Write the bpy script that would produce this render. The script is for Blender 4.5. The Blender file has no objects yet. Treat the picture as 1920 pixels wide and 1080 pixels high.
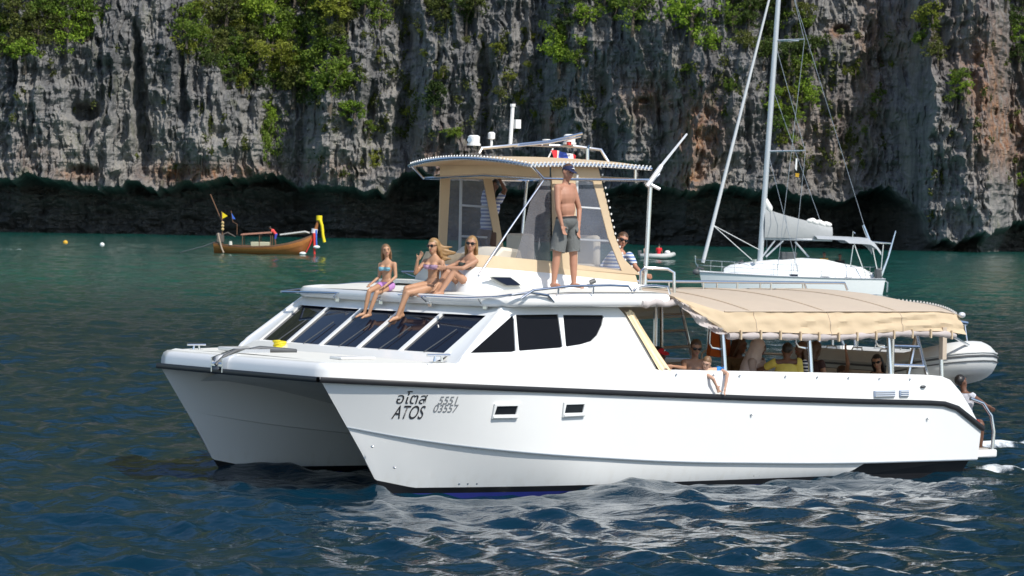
import bpy, math, random
import numpy as np
from mathutils import Vector, Matrix, Quaternion
from mathutils.bvhtree import BVHTree
from mathutils.geometry import tessellate_polygon

random.seed(11)
RNG = np.random.default_rng(11)
scene = bpy.context.scene
COL = scene.collection
R = math.radians

# ------------------------------------------------------------------ camera
CAM_H = 3.75
cam_d = bpy.data.cameras.new("camera")
cam = bpy.data.objects.new("camera", cam_d)
COL.objects.link(cam)
cam.location = (0, 0, CAM_H)
ROLL = 0.018326          # the photograph leans about one degree
cam.rotation_euler = (Matrix.Rotation(R(90 - 1.1714), 3, 'X') @ Matrix.Rotation(ROLL, 3, 'Z')).to_euler()
cam_d.sensor_width = 36
cam_d.lens = 125.6
cam_d.clip_start = 0.5
cam_d.clip_end = 6000
cam_d.dof.use_dof = True
cam_d.dof.focus_distance = 50.5
cam_d.dof.aperture_fstop = 9.0
scene.camera = cam

# ------------------------------------------------------------------ daylight
SUN_AZ, SUN_EL = 38.5, 48.0         # degrees: azimuth towards camera's right from straight behind it
world = bpy.data.worlds.new("World")
scene.world = world
world.use_nodes = True
wn = world.node_tree
wn.nodes.clear()
sky = wn.nodes.new("ShaderNodeTexSky")
sky.sky_type = 'NISHITA'
sky.sun_disc = False
sky.sun_elevation = R(SUN_EL)
sky.sun_rotation = R(180 - SUN_AZ)
sky.air_density = 1.0
sky.dust_density = 0.6
bgn = wn.nodes.new("ShaderNodeBackground")
bgn.inputs[1].default_value = 0.15
won = wn.nodes.new("ShaderNodeOutputWorld")
wn.links.new(sky.outputs[0], bgn.inputs[0])
wn.links.new(bgn.outputs[0], won.inputs[0])
sun_d = bpy.data.lights.new("sun", 'SUN')
sun_d.energy = 4.3
sun_d.angle = R(0.53)
sun_d.color = (1.0, 0.955, 0.88)
sun = bpy.data.objects.new("sun", sun_d)
COL.objects.link(sun)
sdir = Vector((math.sin(R(SUN_AZ)) * math.cos(R(SUN_EL)), -math.cos(R(SUN_AZ)) * math.cos(R(SUN_EL)), math.sin(R(SUN_EL))))
sun.rotation_euler = sdir.to_track_quat('Z', 'Y').to_euler()
sun.location = sdir * 300

scene.view_settings.view_transform = 'Standard'
scene.view_settings.look = 'None'
scene.view_settings.gamma = 1.0
scene.view_settings.use_curve_mapping = False
scene.view_settings.exposure = 0.1
scene.cycles.max_bounces = 8
scene.cycles.transparent_max_bounces = 12
scene.cycles.sample_clamp_indirect = 6.0

# ------------------------------------------------------------------ materials
def new_mat(name):
    m = bpy.data.materials.new(name)
    m.use_nodes = True
    nt = m.node_tree
    b = nt.nodes["Principled BSDF"]
    return m, nt, b

def mat(name, col, rough=0.5, metal=0.0, var=0.12, vscale=6.0, bump=0.0, bscale=40.0, spec=0.5, coat=0.0):
    """plain painted / cloth / metal surface with a little wear in its colour"""
    m, nt, b = new_mat(name)
    b.inputs['Roughness'].default_value = rough
    b.inputs['Metallic'].default_value = metal
    b.inputs['Specular IOR Level'].default_value = spec
    b.inputs['Coat Weight'].default_value = coat
    tc = nt.nodes.new("ShaderNodeTexCoord")
    n = nt.nodes.new("ShaderNodeTexNoise")
    n.inputs['Scale'].default_value = vscale
    n.inputs['Detail'].default_value = 5
    nt.links.new(tc.outputs['Object'], n.inputs['Vector'])
    mx = nt.nodes.new("ShaderNodeMix")
    mx.data_type = 'RGBA'
    lo = [max(0, c * (1 - var)) for c in col]
    hi = [min(1, c * (1 + var)) for c in col]
    mx.inputs[6].default_value = (*lo, 1)
    mx.inputs[7].default_value = (*hi, 1)
    nt.links.new(n.outputs[0], mx.inputs[0])
    nt.links.new(mx.outputs[2], b.inputs['Base Color'])
    if bump:
        n2 = nt.nodes.new("ShaderNodeTexNoise")
        n2.inputs['Scale'].default_value = bscale
        n2.inputs['Detail'].default_value = 4
        nt.links.new(tc.outputs['Object'], n2.inputs['Vector'])
        bp = nt.nodes.new("ShaderNodeBump")
        bp.inputs['Strength'].default_value = bump
        bp.inputs['Distance'].default_value = 0.02
        nt.links.new(n2.outputs[0], bp.inputs['Height'])
        nt.links.new(bp.outputs[0], b.inputs['Normal'])
    return m

def stripe_mat(name, c1, c2, period, duty=0.5, axis=2):
    m, nt, b = new_mat(name)
    b.inputs['Roughness'].default_value = 0.9
    tc = nt.nodes.new("ShaderNodeTexCoord")
    sp = nt.nodes.new("ShaderNodeSeparateXYZ")
    nt.links.new(tc.outputs['Object'], sp.inputs[0])
    md = nt.nodes.new("ShaderNodeMath"); md.operation = 'PINGPONG'
    nt.links.new(sp.outputs[axis], md.inputs[0]); md.inputs[1].default_value = period / 2
    gt = nt.nodes.new("ShaderNodeMath"); gt.operation = 'GREATER_THAN'
    nt.links.new(md.outputs[0], gt.inputs[0]); gt.inputs[1].default_value = period / 2 * duty
    mx = nt.nodes.new("ShaderNodeMix"); mx.data_type = 'RGBA'
    mx.inputs[6].default_value = (*c1, 1); mx.inputs[7].default_value = (*c2, 1)
    nt.links.new(gt.outputs[0], mx.inputs[0])
    nt.links.new(mx.outputs[2], b.inputs['Base Color'])
    return m

def film_mat(name, col, alpha, rough=0.15):
    """clear vinyl sheet: partly see-through, partly glossy"""
    m, nt, b = new_mat(name)
    b.inputs['Base Color'].default_value = (*col, 1)
    b.inputs['Roughness'].default_value = rough
    b.inputs['Alpha'].default_value = alpha
    tc = nt.nodes.new("ShaderNodeTexCoord")
    n = nt.nodes.new("ShaderNodeTexNoise"); n.inputs['Scale'].default_value = 2.5
    nt.links.new(tc.outputs['Object'], n.inputs['Vector'])
    mr = nt.nodes.new("ShaderNodeMapRange")
    mr.inputs[3].default_value = alpha * 0.7; mr.inputs[4].default_value = min(1, alpha * 1.3)
    nt.links.new(n.outputs[0], mr.inputs[0]); nt.links.new(mr.outputs[0], b.inputs['Alpha'])
    bp = nt.nodes.new("ShaderNodeBump"); bp.inputs['Strength'].default_value = 0.5; bp.inputs['Distance'].default_value = 0.03
    nt.links.new(n.outputs[0], bp.inputs['Height']); nt.links.new(bp.outputs[0], b.inputs['Normal'])
    return m

WHITE = mat('white_gelcoat', (0.80, 0.80, 0.78), 0.22, var=0.025, vscale=2.0, coat=0.3)
def hull_mat():
    m = mat('hull_gelcoat', (0.80, 0.80, 0.78), 0.25, var=0.03, vscale=1.5, coat=0.3)
    nt = m.node_tree; b = nt.nodes["Principled BSDF"]; src = b.inputs['Base Color'].links[0].from_socket
    tc = nt.nodes.new("ShaderNodeTexCoord"); mp = nt.nodes.new("ShaderNodeMapping"); mp.inputs['Scale'].default_value = (5, 5, .5)
    nt.links.new(tc.outputs['Object'], mp.inputs[0])
    n = nt.nodes.new("ShaderNodeTexNoise"); n.inputs['Scale'].default_value = 1.6; n.inputs['Detail'].default_value = 6
    nt.links.new(mp.outputs[0], n.inputs['Vector'])
    sp = nt.nodes.new("ShaderNodeSeparateXYZ"); nt.links.new(tc.outputs['Object'], sp.inputs[0])
    lo = nt.nodes.new("ShaderNodeMapRange"); lo.inputs[1].default_value = .30; lo.inputs[2].default_value = .02; lo.inputs[3].default_value = .02; lo.inputs[4].default_value = .40
    nt.links.new(sp.outputs[2], lo.inputs[0])
    r = nt.nodes.new("ShaderNodeMapRange"); r.inputs[1].default_value = .5; r.inputs[2].default_value = .78
    nt.links.new(n.outputs[0], r.inputs[0])
    mu = nt.nodes.new("ShaderNodeMath"); mu.operation = 'MULTIPLY'; nt.links.new(r.outputs[0], mu.inputs[0]); nt.links.new(lo.outputs[0], mu.inputs[1])
    mx = nt.nodes.new("ShaderNodeMix"); mx.data_type = 'RGBA'; nt.links.new(mu.outputs[0], mx.inputs[0]); nt.links.new(src, mx.inputs[6]); mx.inputs[7].default_value = (.56, .52, .43, 1)
    nt.links.new(mx.outputs[2], b.inputs['Base Color'])
    return m
HULLW = hull_mat()
CREAM = mat('cream_deck', (0.73, 0.72, 0.66), 0.6, var=0.05, bump=0.2, bscale=120)
BLACKRUB = mat('black_rubber', (0.012, 0.012, 0.014), 0.45, var=0.3)
NAVY = mat('navy_antifoul', (0.012, 0.02, 0.16), 0.5, var=0.3)
GREY_LINE = mat('grey_seam', (0.25, 0.29, 0.33), 0.5)
STEEL = mat('polished_steel', (0.72, 0.73, 0.75), 0.22, 1.0, var=0.05)
ALU = mat('white_alu', (0.72, 0.73, 0.74), 0.35, 0.3, var=0.05)
GLASS = mat('tinted_glass', (0.007, 0.009, 0.018), 0.03, var=0.1, spec=0.35)
def cloth_glow(m, f=0.22):
    nt = m.node_tree; b = nt.nodes["Principled BSDF"]; out = nt.nodes["Material Output"]
    tr = nt.nodes.new("ShaderNodeBsdfTranslucent"); nt.links.new(b.inputs['Base Color'].links[0].from_socket, tr.inputs[0])
    mx = nt.nodes.new("ShaderNodeMixShader"); mx.inputs[0].default_value = f
    nt.links.new(b.outputs[0], mx.inputs[1]); nt.links.new(tr.outputs[0], mx.inputs[2]); nt.links.new(mx.outputs[0], out.inputs[0])
    return m
BEIGE = mat('beige_canvas', (0.70, 0.55, 0.365), 0.85, var=0.07, vscale=3, bump=0.35, bscale=9)
BEIGE2 = mat('pale_canvas', (0.66, 0.55, 0.43), 0.9, var=0.06, vscale=3, bump=0.3, bscale=9)
cloth_glow(BEIGE); cloth_glow(BEIGE2)
FILM = film_mat('clear_vinyl', (0.22, 0.24, 0.30), 0.42)
FILMROLL = film_mat('rolled_vinyl', (0.62, 0.55, 0.52), 0.75, 0.1)
CUSHION = mat('cream_cushion', (0.66, 0.60, 0.50), 0.7, var=0.06)
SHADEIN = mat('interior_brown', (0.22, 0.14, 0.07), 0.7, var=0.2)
ROPEW = mat('white_rope', (0.7, 0.7, 0.68), 0.8, var=0.15, vscale=30)
TUBEGREY = mat('grey_hypalon', (0.60, 0.61, 0.60), 0.5, var=0.05)
DGREY = mat('dark_grey', (0.08, 0.085, 0.09), 0.5, var=0.2)
YELLOW = mat('yellow_plastic', (0.75, 0.60, 0.02), 0.5)
TEXTM = mat('black_lettering', (0.03, 0.03, 0.035), 0.5)
TEXTG = mat('grey_lettering', (0.22, 0.23, 0.24), 0.5)

# ------------------------------------------------------------------ mesh accumulator
class MB:
    def __init__(self):
        self.v = []; self.f = []
    def add(self, verts, faces):
        k = len(self.v)
        self.v += [tuple(p) for p in verts]
        self.f += [tuple(k + i for i in f) for f in faces]
        return self
    def box(self, c, s, rz=0.0, M=None):
        hx, hy, hz = s[0] / 2, s[1] / 2, s[2] / 2
        vs = [Vector((x, y, z)) for z in (-hz, hz) for y in (-hy, hy) for x in (-hx, hx)]
        if M is None:
            M = Matrix.Rotation(rz, 3, 'Z')
        vs = [Vector(c) + M @ v for v in vs]
        return self.add(vs, [(0, 2, 3, 1), (4, 5, 7, 6), (0, 1, 5, 4), (2, 6, 7, 3), (0, 4, 6, 2), (1, 3, 7, 5)])
    def tube(self, pts, r, n=8, closed=False, caps=True):
        pts = [Vector(p) for p in pts]
        m = len(pts)
        rs = r if isinstance(r, (list, tuple)) else [r] * m
        k = len(self.v)
        ref = None
        for i, p in enumerate(pts):
            if closed:
                t = pts[(i + 1) % m] - pts[i - 1]
            else:
                t = pts[min(i + 1, m - 1)] - pts[max(i - 1, 0)]
            if t.length < 1e-9: t = Vector((0, 0, 1))
            t.normalize()
            if ref is None:
                ref = Vector((0, 0, 1)) if abs(t.z) < 0.9 else Vector((1, 0, 0))
            x = ref - t * ref.dot(t)
            if x.length < 1e-6: x = t.orthogonal()
            x.normalize(); y = t.cross(x); ref = x
            for j in range(n):
                a = 2 * math.pi * j / n
                self.v.append(tuple(p + (x * math.cos(a) + y * math.sin(a)) * rs[i]))
        for i in range(m if closed else m - 1):
            i2 = (i + 1) % m
            for j in range(n):
                j2 = (j + 1) % n
                self.f.append((k + i * n + j, k + i * n + j2, k + i2 * n + j2, k + i2 * n + j))
        if caps and not closed:
            self.f.append(tuple(k + j for j in range(n))[::-1])
            self.f.append(tuple(k + (m - 1) * n + j for j in range(n)))
        return self
    def grid(self, rows, closed_u=False):
        """rows: list of equally long lists of points"""
        k = len(self.v); n = len(rows[0])
        for r in rows: self.v += [tuple(p) for p in r]
        for i in range(len(rows) - 1):
            for j in range(n if closed_u else n - 1):
                j2 = (j + 1) % n
                self.f.append((k + i * n + j, k + i * n + j2, k + (i + 1) * n + j2, k + (i + 1) * n + j))
        return self
    def poly(self, pts):
        return self.add(pts, [tuple(range(len(pts)))])
    def slab(self, poly, thick):
        """poly: list of 3-D points of a roughly flat outline; thick: Vector"""
        n = len(poly); t = Vector(thick)
        a = [Vector(p) for p in poly]; b = [p + t for p in a]
        fs = [tuple(range(n))[::-1], tuple(range(n, 2 * n))]
        fs += [(i, (i + 1) % n, n + (i + 1) % n, n + i) for i in range(n)]
        return self.add(a + b, fs)
    def holed(self, outer, holes, depth):
        """flat outline with openings, given thickness depth (Vector); reveals included"""
        loops = [[Vector(p) for p in outer]] + [[Vector(p) for p in h] for h in holes]
        flat = [p for l in loops for p in l]
        tris = tessellate_polygon(loops)
        d = Vector(depth); n = len(flat)
        vs = flat + [p + d for p in flat]
        fs = [tuple(t) for t in tris] + [tuple(i + n for i in t)[::-1] for t in tris]
        k = 0
        for l in loops:
            m = len(l)
            for i in range(m):
                a, b = k + i, k + (i + 1) % m
                fs.append((a, b, b + n, a + n))
            k += m
        return self.add(vs, fs)
    def ell(self, c, rx, ry, rz, nu=14, nv=9, M=None):
        c = Vector(c); k = len(self.v)
        M = M or Matrix.Identity(3)
        self.v.append(tuple(c + M @ Vector((0, 0, -rz))))
        for i in range(1, nv):
            th = math.pi * i / nv - math.pi / 2
            for j in range(nu):
                a = 2 * math.pi * j / nu
                self.v.append(tuple(c + M @ Vector((rx * math.cos(th) * math.cos(a), ry * math.cos(th) * math.sin(a), rz * math.sin(th)))))
        self.v.append(tuple(c + M @ Vector((0, 0, rz))))
        top = len(self.v) - 1
        for j in range(nu):
            j2 = (j + 1) % nu
            self.f.append((k, k + 1 + j2, k + 1 + j))
            for i in range(nv - 2):
                a = k + 1 + i * nu
                self.f.append((a + j, a + j2, a + nu + j2, a + nu + j))
            a = k + 1 + (nv - 2) * nu
            self.f.append((a + j, a + j2, top))
        return self
    def mesh(self, name, m, smooth=False, off=None):
        me = bpy.data.meshes.new(name)
        v = self.v if off is None else [(p[0] - off[0], p[1] - off[1], p[2] - off[2]) for p in self.v]
        me.from_pydata(v, [], self.f)
        if m is not None: me.materials.append(m)
        me.update()
        import bmesh
        bm = bmesh.new(); bm.from_mesh(me)
        bmesh.ops.recalc_face_normals(bm, faces=bm.faces)
        bm.to_mesh(me); bm.free()
        if smooth:
            me.polygons.foreach_set('use_smooth', [True] * len(me.polygons))
            if smooth != 'all':
                me.set_sharp_from_angle(angle=R(smooth if not isinstance(smooth, bool) else 40))
        return me
    def build(self, name, m, parent=None, smooth=False, off=None, bevel=0.0):
        o = bpy.data.objects.new(name, self.mesh(name, m, smooth, off))
        COL.objects.link(o)
        if parent is not None: o.parent = parent
        if bevel:
            bv = o.modifiers.new('bevel', 'BEVEL'); bv.width = bevel; bv.segments = 2; bv.limit_method = 'ANGLE'; bv.angle_limit = R(35)
            o.data.polygons.foreach_set('use_smooth', [True] * len(o.data.polygons))
            o.data.set_sharp_from_angle(angle=R(60))
        return o

def empty(name, loc=(0, 0, 0), rz=0.0, label=None, cat=None, group=None):
    o = bpy.data.objects.new(name, None)
    COL.objects.link(o)
    o.empty_display_size = 0.3
    o.location = loc; o.rotation_euler = (0, 0, rz)
    if label: o['label'] = label
    if cat: o['category'] = cat
    if group: o['group'] = group
    return o

def tag(o, label=None, cat=None, group=None, kind=None):
    if label: o['label'] = label
    if cat: o['category'] = cat
    if group: o['group'] = group
    if kind: o['kind'] = kind
    return o

def lerp(a, b, t): return a + (b - a) * t
def I(x, xs, ys): return float(np.interp(x, xs, ys))

# ------------------------------------------------------------------ numpy noise
def _hash(ix, iy, seed):
    h = (ix.astype(np.int64) * 374761393 + iy.astype(np.int64) * 668265263 + seed * 1442695041) & 0xFFFFFFFF
    h = ((h ^ (h >> 13)) * 1274126177) & 0xFFFFFFFF
    return ((h ^ (h >> 16)) & 0xFFFF) / 65535.0
def vnoise(x, y, seed=0):
    ix = np.floor(x); iy = np.floor(y)
    fx = x - ix; fy = y - iy
    fx = fx * fx * fx * (fx * (fx * 6 - 15) + 10); fy = fy * fy * fy * (fy * (fy * 6 - 15) + 10)
    a = _hash(ix, iy, seed); b = _hash(ix + 1, iy, seed); c = _hash(ix, iy + 1, seed); d = _hash(ix + 1, iy + 1, seed)
    return (a + (b - a) * fx) * (1 - fy) + (c + (d - c) * fx) * fy
def fbm(x, y, seed=0, oct=4, gain=0.5):
    s = np.zeros_like(x); amp = 1.0; tot = 0
    for i in range(oct):
        s += amp * vnoise(x * 2 ** i + i * 17.3, y * 2 ** i - i * 9.7, seed + i); tot += amp; amp *= gain
    return s / tot
def ridged(x, y, seed=0, oct=3, gain=0.5):
    s = np.zeros_like(x); amp = 1.0; tot = 0
    for i in range(oct):
        n = 1 - np.abs(2 * vnoise(x * 2 ** i + i * 31.7, y * 2 ** i + i * 5.1, seed + i) - 1)
        s += amp * n; tot += amp; amp *= gain
    return s / tot
def smooth(a, b, x):
    t = np.clip((x - a) / (b - a), 0, 1)
    return t * t * (3 - 2 * t)

def np_mesh(name, verts, faces_quads, m, attrs=None):
    me = bpy.data.meshes.new(name)
    nv, nf = len(verts), len(faces_quads)
    me.vertices.add(nv); me.vertices.foreach_set('co', np.asarray(verts, np.float32).ravel())
    me.loops.add(nf * 4); me.loops.foreach_set('vertex_index', np.asarray(faces_quads, np.int32).ravel())
    me.polygons.add(nf); me.polygons.foreach_set('loop_start', np.arange(0, nf * 4, 4, dtype=np.int32))
    me.polygons.foreach_set('use_smooth', np.ones(nf, bool))
    me.update(calc_edges=True)
    for k, a in (attrs or {}).items():
        at = me.attributes.new(k, 'FLOAT', 'POINT'); at.data.foreach_set('value', np.asarray(a, np.float32).ravel())
    me.materials.append(m)
    return me
def grid_faces(nr, nc):
    i = np.arange(nr - 1)[:, None] * nc + np.arange(nc - 1)[None, :]
    return np.stack([i, i + 1, i + nc + 1, i + nc], -1).reshape(-1, 4)

# ================================================================== SEA
BOAT_P = Vector((-1.70, 48.05, 0)); BOAT_TH = R(36)
def to_boat(X, Y):
    c, s = math.cos(BOAT_TH), math.sin(BOAT_TH)
    dx, dy = X - BOAT_P.x, Y - BOAT_P.y
    return dx * c + dy * s, -dx * s + dy * c

m, nt, b = new_mat('sea_water')
b.inputs['Roughness'].default_value = 0.06
b.inputs['IOR'].default_value = 1.333
at = nt.nodes.new("ShaderNodeAttribute"); at.attribute_name = 'shallow'
fo = nt.nodes.new("ShaderNodeAttribute"); fo.attribute_name = 'foam'
mx = nt.nodes.new("ShaderNodeMix"); mx.data_type = 'RGBA'
mx.inputs[6].default_value = (0.0014, 0.019, 0.036, 1)
mx.inputs[7].default_value = (0.005, 0.090, 0.072, 1)
nt.links.new(at.outputs['Fac'], mx.inputs[0])
tc = nt.nodes.new("ShaderNodeTexCoord")
fn = nt.nodes.new("ShaderNodeTexNoise"); fn.inputs['Scale'].default_value = 2.2; fn.inputs['Detail'].default_value = 8; fn.inputs['Roughness'].default_value = 0.7
mpf = nt.nodes.new("ShaderNodeMapping"); mpf.inputs['Scale'].default_value = (1.0, 0.35, 1)
nt.links.new(tc.outputs['Object'], mpf.inputs[0]); nt.links.new(mpf.outputs[0], fn.inputs['Vector'])
ad = nt.nodes.new("ShaderNodeMath"); ad.operation = 'ADD'
nt.links.new(fo.outputs['Fac'], ad.inputs[0]); nt.links.new(fn.outputs[0], ad.inputs[1])
fr = nt.nodes.new("ShaderNodeMapRange"); fr.interpolation_type = 'SMOOTHSTEP'
fr.inputs[1].default_value = 1.02; fr.inputs[2].default_value = 1.25
nt.links.new(ad.outputs[0], fr.inputs[0])
mx2 = nt.nodes.new("ShaderNodeMix"); mx2.data_type = 'RGBA'
mx2.inputs[7].default_value = (0.72, 0.76, 0.78, 1)
nt.links.new(fr.outputs[0], mx2.inputs[0]); nt.links.new(mx.outputs[2], mx2.inputs[6])
nt.links.new(mx2.outputs[2], b.inputs['Base Color'])
rm = nt.nodes.new("ShaderNodeMapRange"); rm.inputs[3].default_value = 0.06; rm.inputs[4].default_value = 0.8
nt.links.new(fr.outputs[0], rm.inputs[0]); nt.links.new(rm.outputs[0], b.inputs['Roughness'])
hsum = None
for sc, st, dist in ((0.35, 1.0, 0.08), (1.7, 1.0, 0.055), (6.0, 1.0, 0.018)):
    n1 = nt.nodes.new("ShaderNodeTexNoise"); n1.inputs['Scale'].default_value = sc; n1.inputs['Detail'].default_value = 3
    mp = nt.nodes.new("ShaderNodeMapping"); mp.inputs['Scale'].default_value = (0.75, 1.25, 1); mp.inputs['Rotation'].default_value = (0, 0, R(14))
    nt.links.new(tc.outputs['Object'], mp.inputs[0]); nt.links.new(mp.outputs[0], n1.inputs['Vector'])
    bp = nt.nodes.new("ShaderNodeBump"); bp.inputs['Strength'].default_value = st; bp.inputs['Distance'].default_value = dist
    nt.links.new(n1.outputs[0], bp.inputs['Height'])
    if hsum is not None: nt.links.new(hsum.outputs[0], bp.inputs['Normal'])
    hsum = bp
nt.links.new(hsum.outputs[0], b.inputs['Normal'])
SEA = m

ys = np.concatenate([np.linspace(-400, 30, 24), 34.0 * (900 / 34.0) ** np.linspace(0, 1, 1150), np.linspace(960, 3000, 12)])
tt = np.concatenate([np.linspace(-9, -0.6, 10), np.linspace(-0.55, -0.19, 24), np.linspace(-0.185, 0.185, 430), np.linspace(0.19, 0.55, 24), np.linspace(0.6, 9, 10)])
YY, TT = np.meshgrid(ys, tt, indexing='ij')
XX = TT * np.maximum(YY, 34.0)
ZZ = np.zeros_like(XX); DX = np.zeros_like(XX); DY = np.zeros_like(XX)
wrng = np.random.default_rng(5)
dist = np.maximum(YY, 34)
for i in range(96):
    lam = 0.30 * (12.0 / 0.30) ** (i / 95.0)
    th = R(72) + wrng.normal(0, 0.62)
    k = 2 * math.pi / lam
    amp = 0.0072 * lam ** 0.66 * (1.35 if lam < 0.9 else 1.0) * (1.0 if lam < 1.8 else max(.28, 1 - (lam - 1.8) * .3))
    dx, dy = math.cos(th), math.sin(th)
    ph = k * (dx * XX + dy * YY) + wrng.uniform(0, 6.28)
    res = np.maximum(dist * 0.00285 * abs(dy), dist * 0.00087)      # local grid step
    fade = np.clip((lam / np.maximum(res, 1e-4) - 2.5) / 3.0, 0, 1) * (np.abs(TT) < 0.6) * (YY > 20)
    ZZ += amp * fade * np.sin(ph)
    DX += amp * fade * dx * np.cos(ph) * 0.8; DY += amp * fade * dy * np.cos(ph) * 0.8
bx, by = to_boat(XX, YY)
calm = 1 - 0.30 * np.exp(-((bx - 2.5) / 2.5) ** 2) * np.exp(-((by - 2.1) / 2.4) ** 2)
ZZ *= calm
# bow wave and wake of the catamaran
ZZ += (0.05 + .12 * fbm(XX * 2.2, YY * 2.2, 31, 3)) * np.exp(-((bx - 3.3) / 0.9) ** 2 - ((by + 1.1) / 0.35) ** 2)
ZZ -= 0.14 * np.exp(-((bx - 1.4) / 1.2) ** 2 - ((by + 0.85) / 0.6) ** 2)
ZZ += 0.05 * np.exp(-((bx + 0.1) / 0.3) ** 2 - ((by + 0.1) / 0.3) ** 2)
ZZ -= 0.07 * np.exp(-((bx - 8.9) / 1.3) ** 2 - ((by + 1.0) / 0.8) ** 2)
wk = smooth(10.3, 11.0, bx) * np.exp(-((by + 0.35) / (0.50 + 0.05 * np.maximum(bx - 10, 0))) ** 2) + smooth(12.8, 14.2, bx) * np.exp(-((by - 3.9) / (0.6 + 0.05 * np.maximum(bx - 13, 0))) ** 2)
wk2 = smooth(10.2, 11.4, bx) * np.exp(-((by - 2.1) / 2.6) ** 2)
ZZ += (wk * 0.20 + wk2 * .10) * (fbm(XX * 1.3, YY * 1.3, 3, 3) - 0.35)
foam = wk * (0.50 + 0.45 * fbm(XX * 0.9, YY * 0.45, 9, 3)) + wk2 * .28
foam += 0.55 * np.exp(-((bx - 0.25) / 0.35) ** 2 - ((by + 0.28) / 0.14) ** 2)
foam += 0.36 * np.exp(-((bx - 3.0) / 1.0) ** 2 - ((by + 0.98) / 0.12) ** 2)
foam += 0.40 * np.exp(-((bx - 0.5) / 0.5) ** 2 - ((by - 4.2) / 0.8) ** 2) * (np.abs(by - 4.2) > 0.4)
foam += 0.62 * np.exp(-((XX + 43.5) / 4.5) ** 2 - ((YY - 306) / 3.0) ** 2)      # longtail wash
foam += 0.55 * np.exp(-((XX + 29.0) / 1.6) ** 2 - ((YY - 304) / 2.0) ** 2)
foam += 0.30 * np.exp(-((XX + 37.0) / 8.0) ** 2 - ((YY - 312) / 2.5) ** 2)
shallow = smooth(95, 215, YY + 30 * (fbm(XX / 40, YY / 60, 21, 3) - 0.5))
sea_me = np_mesh('sea', np.stack([XX + DX, YY + DY, ZZ], -1).reshape(-1, 3), grid_faces(len(ys), len(tt)), SEA,
                 {'foam': foam, 'shallow': shallow})
sea = bpy.data.objects.new('sea', sea_me); COL.objects.link(sea)
tag(sea, 'dark blue rippled sea turning teal near the cliff', kind='structure')
bed = MB(); bed.poly([(-3000, -500, -9), (3000, -500, -9), (3000, 3000, -9), (-3000, 3000, -9)])
tag(bed.build('seabed', mat('sand_bed', (0.10, 0.10, 0.08), 0.9)), 'sandy sea bottom below the water', kind='structure')

# ================================================================== CLIFF
PXT = lambda px: (px - 960) / 6700.0
cp = [(-6000, 640), (-1500, 560), (-300, 512), (0, 503), (300, 506), (560, 512), (610, 504), (740, 506), (830, 501), (1010, 500), (1060, 491), (1240, 486),
      (1290, 479), (1480, 479), (1640, 484), (1690, 478), (1735, 470), (1840, 468), (1885, 484), (1960, 486), (2300, 480), (4200, 470), (9000, 520)]
cpx = np.array([PXT(p[0]) for p in cp]); cpd = np.array([float(p[1]) for p in cp])
tf = np.concatenate([np.linspace(-1.0, -0.20, 70), np.linspace(-0.197, -0.155, 50), np.linspace(-0.1545, 0.1545, 1180), np.linspace(0.155, 0.197, 50), np.linspace(0.2, 1.0, 70)])
zf = np.concatenate([np.linspace(-3, 0, 5), np.arange(0.14, 42.5, 0.145), np.linspace(42.8, 60, 40), np.linspace(61, 330, 60)])
T, Z = np.meshgrid(tf, zf, indexing='ij')
D0 = np.interp(T, cpx, cpd)
xs = T * 500.0
PY0 = 403 - (Z - CAM_H) / D0 * 6700
PX = T * 6700 + 960 + (540 - PY0) * ROLL
PY = PY0 + (PX - 960) * ROLL        # about where each point shows, for laying out the real rock features
wx = (fbm(xs / 9, Z / 14, 40, 3) - 0.5) * 5.0
wx2 = (fbm(xs / 3, Z / 4, 44, 3) - 0.5) * 1.6
def billow(x, y, seed, oct=3): return 1 - ridged(x, y, seed, oct)
def flute(x, y, seed, oct=3, p=1.6):
    r = ridged(x, y, seed, oct); return r ** p
def billow(x, y, seed, oct=3): return 1 - ridged(x, y, seed, oct)
d = (fbm(xs / 26, Z / 70, 1, 3) - 0.5) * 3.6
d += (flute((xs + wx) / 6.0, Z / 22, 5, 2) - 0.4) * 3.2
d += (flute((xs + wx * 0.7 + wx2) / 2.5, Z / 7.5, 9, 3, 2.0) - 0.33) * 3.0
d += (flute((xs + wx2 * 1.6) / 1.1, Z / 3.6, 15, 3, 2.0) - 0.33) * 2.1
d += (flute((xs + wx2) / 0.5, Z / 1.5, 19, 2, 1.8) - 0.35) * 0.55
d += (billow((xs + wx2) / 2.0, Z / 3.2, 23, 4) - 0.4) * 2.0
d += (billow(xs / 0.7, Z / 0.6, 27, 3) - 0.4) * 0.6
ledge = fbm(xs / 9, Z / 2.2, 33, 3)
d += smooth(0.52, 0.62, ledge) * 0.5
# deep vertical clefts
for px, w, dep, y0, y1 in ((262, 14, 4.5, 40, 330), (345, 9, 2.6, 80, 240), (760, 16, 3.5, 20, 330), (1130, 14, 2.5, 150, 330), (1500, 10, 2.0, 60, 250), (1395, 9, 1.8, 150, 330), (700, 10, 2.0, 100, 330), (905, 12, 2.5, 60, 280)):
    d -= dep * np.exp(-((PX - px - (PY - 180) * 0.07 + wx * 4) / w) ** 2) * smooth(y0 - 30, y0 + 30, PY) * (1 - smooth(y1 - 20, y1 + 20, PY))
# little caves
for px, py, rx, ry, dep in ((158, 212, 26, 17, 5), (1580, 55, 14, 9, 3), (155, 318, 20, 9, 2.5), (1205, 190, 8, 6, 2)):
    d -= dep * np.exp(-(((PX - px) / rx) ** 2 + ((PY - py) / ry) ** 2) ** 2)
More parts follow.
